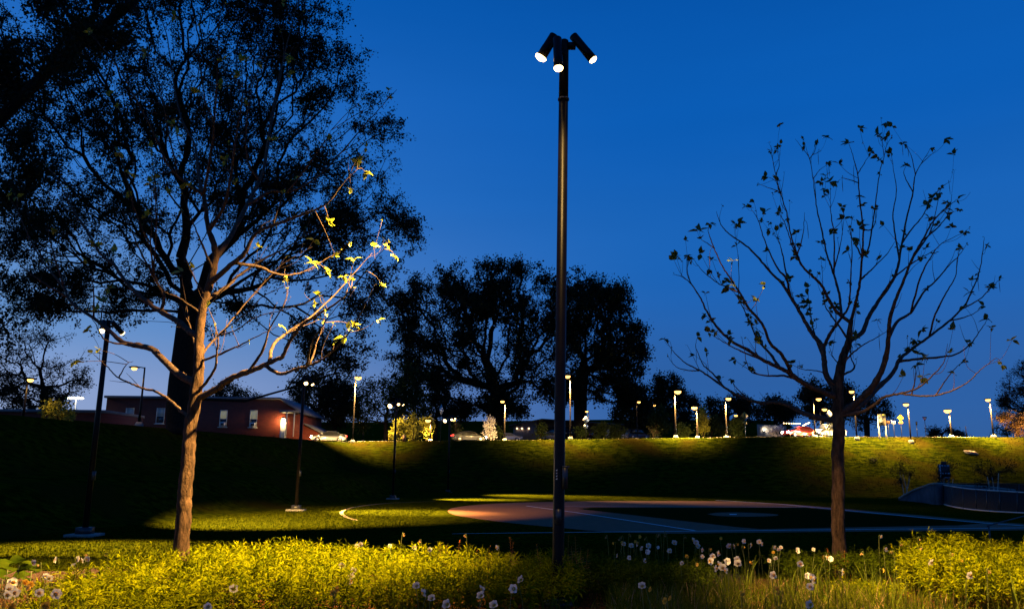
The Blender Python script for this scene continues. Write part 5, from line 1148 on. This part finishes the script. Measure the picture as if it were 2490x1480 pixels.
# rough grass on the banks
n = 150000; x = rg.uniform(-62, 75, n); y = np.where(rg.random(n) < .5, rg.uniform(86, 105.5, n), rg.uniform(22, 105, n))
Ls = (-17.6+(y-29.5)*.167-x)*.986; k = ((y > 88) | (Ls > .3)) & (np.abs(x) < y*.68) & (Ls < 23); x, y = x[k], y[k]; m = len(x)
V = np.zeros((m, 3, 3)); an = rg.uniform(0, 6.3, m); b = np.stack([x, y, H(x, y)-.01], 1); sc_ = (y/100)**.6; sd = np.stack([np.cos(an), np.sin(an), 0*an], 1)*(.05*sc_)[:, None]
V[:, 0] = b-sd; V[:, 1] = b+sd; V[:, 2] = b+np.stack([rg.normal(size=m)*.08, rg.normal(size=m)*.08, rg.uniform(.02, .085, m)*sc_], 1)
g = Geo(); g.add(V.reshape(-1, 3), np.arange(3*m).reshape(-1, 3)); tag(g.build('bank_grass', M_turf), 'rough grass growing over the banks round the field', 'grass', kind='stuff')
# ------------------------------------------------------------------ flowers
def flower(kind):
    """petals + cup around the origin, facing +x"""
    rg = np.random.default_rng({'white': 1, 'yellow': 2, 'open': 3}[kind])
    pet = Geo(); cup = Geo(); n = 6; r = .042 if kind != 'yellow' else .026
    for k in range(n):
        a = k*math.pi/3+rg.normal()*.08; off = .004*(k % 2); tilt = rg.uniform(-.15, .30)
        u = np.array([0, math.cos(a), math.sin(a)]); v = np.array([0, -math.sin(a), math.cos(a)]); f = np.array([1., 0, 0])
        L = r*rg.uniform(.95, 1.12); pts = []
        for t, wv in ((.08, .16), (.35, .42), (.65, .50), (.88, .30)):
            for s in (-1, 1): pts.append(u*L*t+v*L*wv*s*.95+f*(off-tilt*L*t*t+.004*(1-abs(s))))
            pts.append(u*L*t+f*(off-tilt*L*t*t-.003))
        pts.append(u*L*1.04+f*(off-tilt*L)); F = []
        for q in range(3):
            b_ = q*3; F += [[b_, b_+2, b_+5, b_+3], [b_+2, b_+1, b_+4, b_+5]]
        F += [[9, 11, 12], [11, 10, 12]]; pet.add(pts, F)
    cr_, cl_ = (.015, .016) if kind != 'yellow' else (.011, .014)
    m = 12; th = np.arange(m)*2*math.pi/m; V = []
    for q, (xx, rr) in enumerate([(0, .5), (.5, .75), (1, 1.12)]):
        for i, t in enumerate(th): rf = rr*(1+(.10*(i % 2) if q == 2 else 0)); V.append((cl_*xx, cr_*rf*math.cos(t), cr_*rf*math.sin(t)))
    V.append((.002, 0, 0)); F = [[q*m+i, q*m+(i+1) % m, (q+1)*m+(i+1) % m, (q+1)*m+i] for q in range(2) for i in range(m)]+[[3*m, i, (i+1) % m] for i in range(m)]
    cup.add(V, F); return pet, cup
def mesh_of(g, name, m):
    o = g.build(name, m, smooth=True); me = o.data; bpy.data.objects.remove(o); return me
FM = {}
for kd in ('white', 'yellow'):
    p_, c_ = flower(kd); FM[kd] = (mesh_of(p_, 'petals', M_petal if kd == 'white' else M_petaly), mesh_of(c_, 'cup', M_cup))
def daffodil(px, py, kd, label, group, hh=.42, facing=None, Y=None, size=1.):
    Yd = Y or float(np.clip((EYE-hh)*FP/max(py-1146, 20), 6.5, 13.0)); h = P(px, py, Yd)
    rr3 = random.Random(px*13+py); bx = h[0]+rr3.uniform(-.06, .06); by = Yd+.05+rr3.uniform(-.02, .05); z0 = float(H(np.array([bx]), np.array([by]))[0])
    r = thing('daffodil' if kd == 'white' else 'yellow_daffodil', label, 'flower', (bx, by, z0), group=group); oo = (bx, by, z0)
    fa = facing if facing is not None else rr3.choice([-1.57, -1.2, -1.9, -.7, -2.5, -.3, 3.4, .9, -1.5, -1.0])
    fd = np.array([math.cos(fa), math.sin(fa), rr3.uniform(-.45, .15)]); fd /= np.linalg.norm(fd)
    bk = h-fd*.02; g = Geo(); g.tube(spline(np.array([[bx, by, z0], [(bx*2+h[0])/3, (by*2+Yd)/3, z0+(h[2]-z0)*.5], [h[0]-fd[0]*.04, Yd-fd[1]*.04, h[2]+.0], bk+[0, 0, .012], bk]), 4), .0032, 5); g.build('stem', M_stem, r, org=oo)
    Rm = basis(fd[None], np.array([rr3.uniform(0, 1)]))[0]; M4 = Matrix.Identity(4); s = size*rr3.uniform(.82, 1.05)
    for i_ in range(3):
        for j_ in range(3): M4[i_][j_] = Rm[i_, j_]*s
        M4[i_][3] = h[i_]-oo[i_]
    for me, nm in zip(FM[kd], ('petals', 'cup')):
        o = bpy.data.objects.new(nm, me); COL.objects.link(o); o.parent = r; o.matrix_local = M4
    return r
single = [(137, 1443, 'white', 'large single white daffodil low at the left, right of the white flower pair', -1.35, 1.35), (96, 1440, 'white', None, -1.2, 1.0), (568, 1430, 'white', 'single white daffodil among the bright shrub leaves at lower left', -1.5, 1.25),
  (1561, 1422, 'white', 'single large white daffodil alone in the dark lower centre right', -1.57, 1.15), (1880, 1397, 'white', 'white daffodil low in the grass left of the right young tree, alone', -1.3, 1.15),
  (2264, 1366, 'white', 'white daffodil against the leaves right of the mulch, higher of two', -1.0, 1.1), (2358, 1398, 'white', 'small white daffodil near the bare mulch patch at right', -1.2, 1.0), (2049, 1390, 'white', 'white daffodil just right of the foot of the right young tree', -.6, 1.1),
  (1968, 1468, 'white', 'lowest white daffodil at the bottom edge right of centre', -1.2, 1.1), (1085, 1467, 'white', 'lowest white daffodil at the bottom edge left of the central pole', -.8, 1.2), (1946, 1370, 'white', 'white daffodil with orange cup standing left of the right young tree foot', -1.8, 1.15),
  (1792, 1358, 'white', 'upright white daffodil right end of the main white cluster', -1.5, 1.1), (1265, 1407, 'white', 'white daffodil of the pair in the dark left of the pole, upper one', -.6, 1.1), (1248, 1430, 'white', 'white daffodil of the pair in the dark left of the pole, lower one', -1.3, 1.15),
  (505, 1474, 'white', 'white daffodil at the bottom edge below the bright shrub leaves', -1., 1.), (2155, 1335, 'white', 'dim white daffodil before dark plants right of the right young tree', -1., .9), (2143, 1304, 'white', 'farthest dim white daffodil near the chalk line right of the right young tree', -1., .8)]
for px, py, kd, lab, fa, s in single:
    daffodil(px, py, kd, lab or 'white daffodil touching the left side of the large low left daffodil', None, facing=fa, size=s, hh=.42 if py < 1450 else .36)
ORD = ['leftmost', 'second from left', 'third from left', 'fourth from left', 'fifth from left', 'sixth from left', 'seventh from left', 'eighth from left', 'ninth from left', 'tenth from left', 'eleventh from left', 'twelfth from left', 'thirteenth from left']
def ordn(xs_):
    n = len(xs_); od = sorted(range(n), key=lambda i: xs_[i]); out = [None]*n
    for r_, i in enumerate(od): out[i] = 'rightmost' if (r_ == n-1 and n > 1) else ORD[r_]
    return out
def cluster(pts, label, grp, kd='white', size=1., hh=.42):
    on = ordn([p[0]+p[1]*.001 for p in pts])
    for k, (px, py) in enumerate(pts): daffodil(px, py, kd, label+', '+on[k], grp, size=size, hh=hh)
cluster([(1517, 1321), (1535, 1325), (1560, 1332), (1577, 1326), (1575, 1341), (1549, 1322)], 'white daffodil in the lit row right of the pole', 'lit white daffodils right of the pole', size=1.0)
cluster([(1693, 1318), (1697, 1326), (1708, 1336), (1640, 1318), (1628, 1338), (1686, 1312)], 'white daffodil in the ragged middle clump of the bed', 'white daffodils of the middle clump', size=1.0)
cluster([(1733, 1351), (1769, 1364), (1757, 1378), (1750, 1371), (1728, 1363), (1765, 1386), (1794, 1368), (1741, 1381), (1747, 1345)], 'white daffodil in the largest dense clump right of centre', 'white daffodils of the dense clump', size=1.15)
cluster([(1809, 1315), (1826, 1325), (1846, 1316), (1772, 1326), (1785, 1327), (1853, 1322)], 'white daffodil in the dim row behind the dense clump', 'dim white daffodils behind the dense clump', size=1.05)
cluster([(1884, 1330), (1893, 1335), (1899, 1330), (1941, 1340), (1886, 1356), (1940, 1335), (1978, 1335), (1870, 1362)], 'small white daffodil left of the right young tree trunk', 'small white daffodils left of the right tree', size=.8)
cluster([(1965, 1399), (1975, 1403), (1970, 1425), (1978, 1410)], 'white daffodil in the low group below the right young tree', 'white daffodils below the right tree', size=1.0)
cluster([(1500, 1350), (1530, 1355), (1568, 1362), (1600, 1330), (1658, 1368), (1708, 1352)], 'small white daffodil in the grass between pole and dense clump', 'small white daffodils between pole and dense clump', size=.75)
cluster([(2010, 1354), (2020, 1358)], 'white daffodil touching the left foot of the right young tree', 'pair of white daffodils at the right tree foot', size=.9)
cluster([(30, 1415), (25, 1432), (38, 1440), (20, 1445)], 'white daffodil in the clump at the lower left corner', 'white daffodils in the lower left corner', size=1.25)
cluster([(112, 1400), (120, 1404), (135, 1360), (82, 1367), (190, 1358), (200, 1362), (212, 1358), (180, 1375)], 'white daffodil in the dim row left of the shrub mass', 'dim white daffodils left of the shrubs', size=1.0)
cluster([(868, 1326), (877, 1323), (948, 1326), (1208, 1330), (1045, 1335), (1008, 1330)], 'small white daffodil topping the left shrub mass', 'white daffodils topping the shrub mass', size=.9, hh=.52)
cluster([(853, 1400), (860, 1385), (852, 1412), (832, 1374), (1049, 1452), (1172, 1430), (1168, 1445), (1012, 1422), (1030, 1440), (1200, 1468)], 'pale daffodil in the dark front of the left shrub mass', 'pale daffodils before the shrub mass', size=1.0)
cluster([(810, 1440), (818, 1432), (68, 1428), (75, 1420), (62, 1415), (8, 1470), (28, 1474), (110, 1472), (118, 1466)], 'yellow daffodil low among the left plants', 'yellow daffodils at left', 'yellow', 1.5)
cluster([(1616, 1460), (1628, 1453), (1580, 1432)], 'yellow daffodil in the dark lower centre right', 'yellow daffodils in the dark centre', 'yellow', 1.1)
cluster([(1512, 1318), (1545, 1316), (1556, 1304), (1550, 1320), (1491, 1320), (1753, 1308), (1794, 1323), (1810, 1330), (1826, 1367), (1728, 1336), (1695, 1372), (1805, 1444), (1670, 1352), (1880, 1342)], 'small yellow daffodil among white ones right of the pole', 'small yellow daffodils right of the pole', 'yellow', 1.0)
cluster([(1890, 1431), (1893, 1441), (2339, 1362), (2148, 1386), (2215, 1330)], 'small yellow daffodil low in the grass at right', 'small yellow daffodils at right', 'yellow', 1.0)
# withered flower heads on bare stalks
wp = [(978, 1297), (1024, 1313), (1134, 1300), (1509, 1308), (1515, 1304), (1529, 1299), (1573, 1307), (1596, 1300), (1606, 1296), (1615, 1294), (1621, 1299), (1663, 1303), (2188, 1320), (2232, 1307), (2243, 1330), (2099, 1342), (2310, 1345), (2400, 1384), (1477, 1303), (2172, 1340), (100, 1370), (262, 1345), (215, 1345)]
WA = [('left of the shrub mass', lambda x: x < 300), ('above the shrub mass', lambda x: 300 <= x < 1300), ('close right of the pole', lambda x: 1300 <= x < 1585), ('in the middle clump', lambda x: 1585 <= x < 1900), ('at the right end', lambda x: x >= 1900)]
wl = {}
for nm_, f_ in WA:
    sub = [i for i, q in enumerate(wp) if f_(q[0])]; on = ordn([wp[i][0] for i in sub])
    for i, o_ in zip(sub, on): wl[i] = 'bare stalk with withered flower head '+nm_+', '+o_
for k, (px, py) in enumerate(wp):
    Yd = float(np.clip((EYE-.5)*FP/max(py-1146, 20), 7, 12.6)); h = P(px, py, Yd); rr3 = random.Random(k); z0 = float(H(np.array([h[0]]), np.array([Yd]))[0])
    r = thing('withered_stalk', wl[k], 'dead flower', (h[0], Yd, z0), group='withered flower stalks in the bed'); oo = (h[0], Yd, z0); s = rr3.choice([-1, 1])
    g = Geo(); g.tube(spline(np.array([[h[0]-.05*s, Yd, z0], [h[0]-.02*s, Yd, (z0+h[2])/2], h, h+[.025*s, 0, -.012]]), 4), .003, 5); g.build('stem', M_stem, r, org=oo)
    n_ = 9; g = Geo(); pos = np.repeat((h+[.02*s, 0, -.01])[None], n_, 0); g.inst(LANCE[0], LANCE[1], pos, basis(rdir(n_)+[.6*s, 0, -.5]), np.full(n_, 1)[:, None]*np.array([.035, .010, .03])); g.build('flower_head', M_dead, r, org=oo)
# rust coloured fern sprigs
fp_ = [(1071, 1322, .12), (1086, 1326, .12), (1118, 1313, .20), (1160, 1336, .14), (1192, 1326, .18), (1240, 1306, .30), (1248, 1318, .24), (1305, 1322, .18), (1382, 1302, .26), (1398, 1300, .26), (1390, 1326, .24), (1412, 1330, .22), (1430, 1334, .2), (2012, 1334, .26), (2030, 1350, .22), (2052, 1338, .24), (2060, 1360, .2), (2000, 1352, .2)]
fl = {}
for nm_, f_ in [('left of the central pole', lambda x: x < 1350), ('right of the central pole', lambda x: 1350 <= x < 1900), ('at the foot of the right young tree', lambda x: x >= 1900)]:
    sub = [i for i, q in enumerate(fp_) if f_(q[0])]; on = ordn([fp_[i][0] for i in sub])
    for i, o_ in zip(sub, on): fl[i] = 'rust coloured fern sprig '+nm_+', '+o_
for k, (px, py, L) in enumerate(fp_):
    Yd = 10.9 if px < 1990 else 12.9; top = P(px, py, Yd); rr3 = random.Random(k+50); an = rr3.uniform(-.5, .5)
    near = 'pole' if px < 1990 else 'right young tree'
    z0 = float(H(np.array([top[0]]), np.array([Yd]))[0]); r = thing('fern_sprig', fl[k], 'fern', (top[0], Yd, z0), group='rust fern sprigs at the right tree' if px > 1990 else 'rust fern sprigs near the pole'); oo = (top[0], Yd, z0)
    base = np.array([top[0]-an*.15, Yd+.05, z0]); q = spline(np.array([base, (base+top)/2+[0, 0, .02], top]), 10); n_ = len(q); g = Geo(); g.tube(q, np.linspace(.003, .0015, n_), 4)
    pos = []; Dv = []; sz = []
    for i_ in range(n_//3, n_):
        for s in (-1, 1):
            t = (i_-n_//3)/(n_-n_//3); pos.append(q[i_]); Dv.append([s*.9, rr3.uniform(-.3, .3), .45]); sz.append((.085*(1-t)+.018))
    sz = np.array(sz); g.inst(LANCE[0], LANCE[1], np.array(pos), basis(np.array(Dv)), np.stack([sz, sz*.22, sz], 1)); g.build('frond', M_fern, r, org=oo)
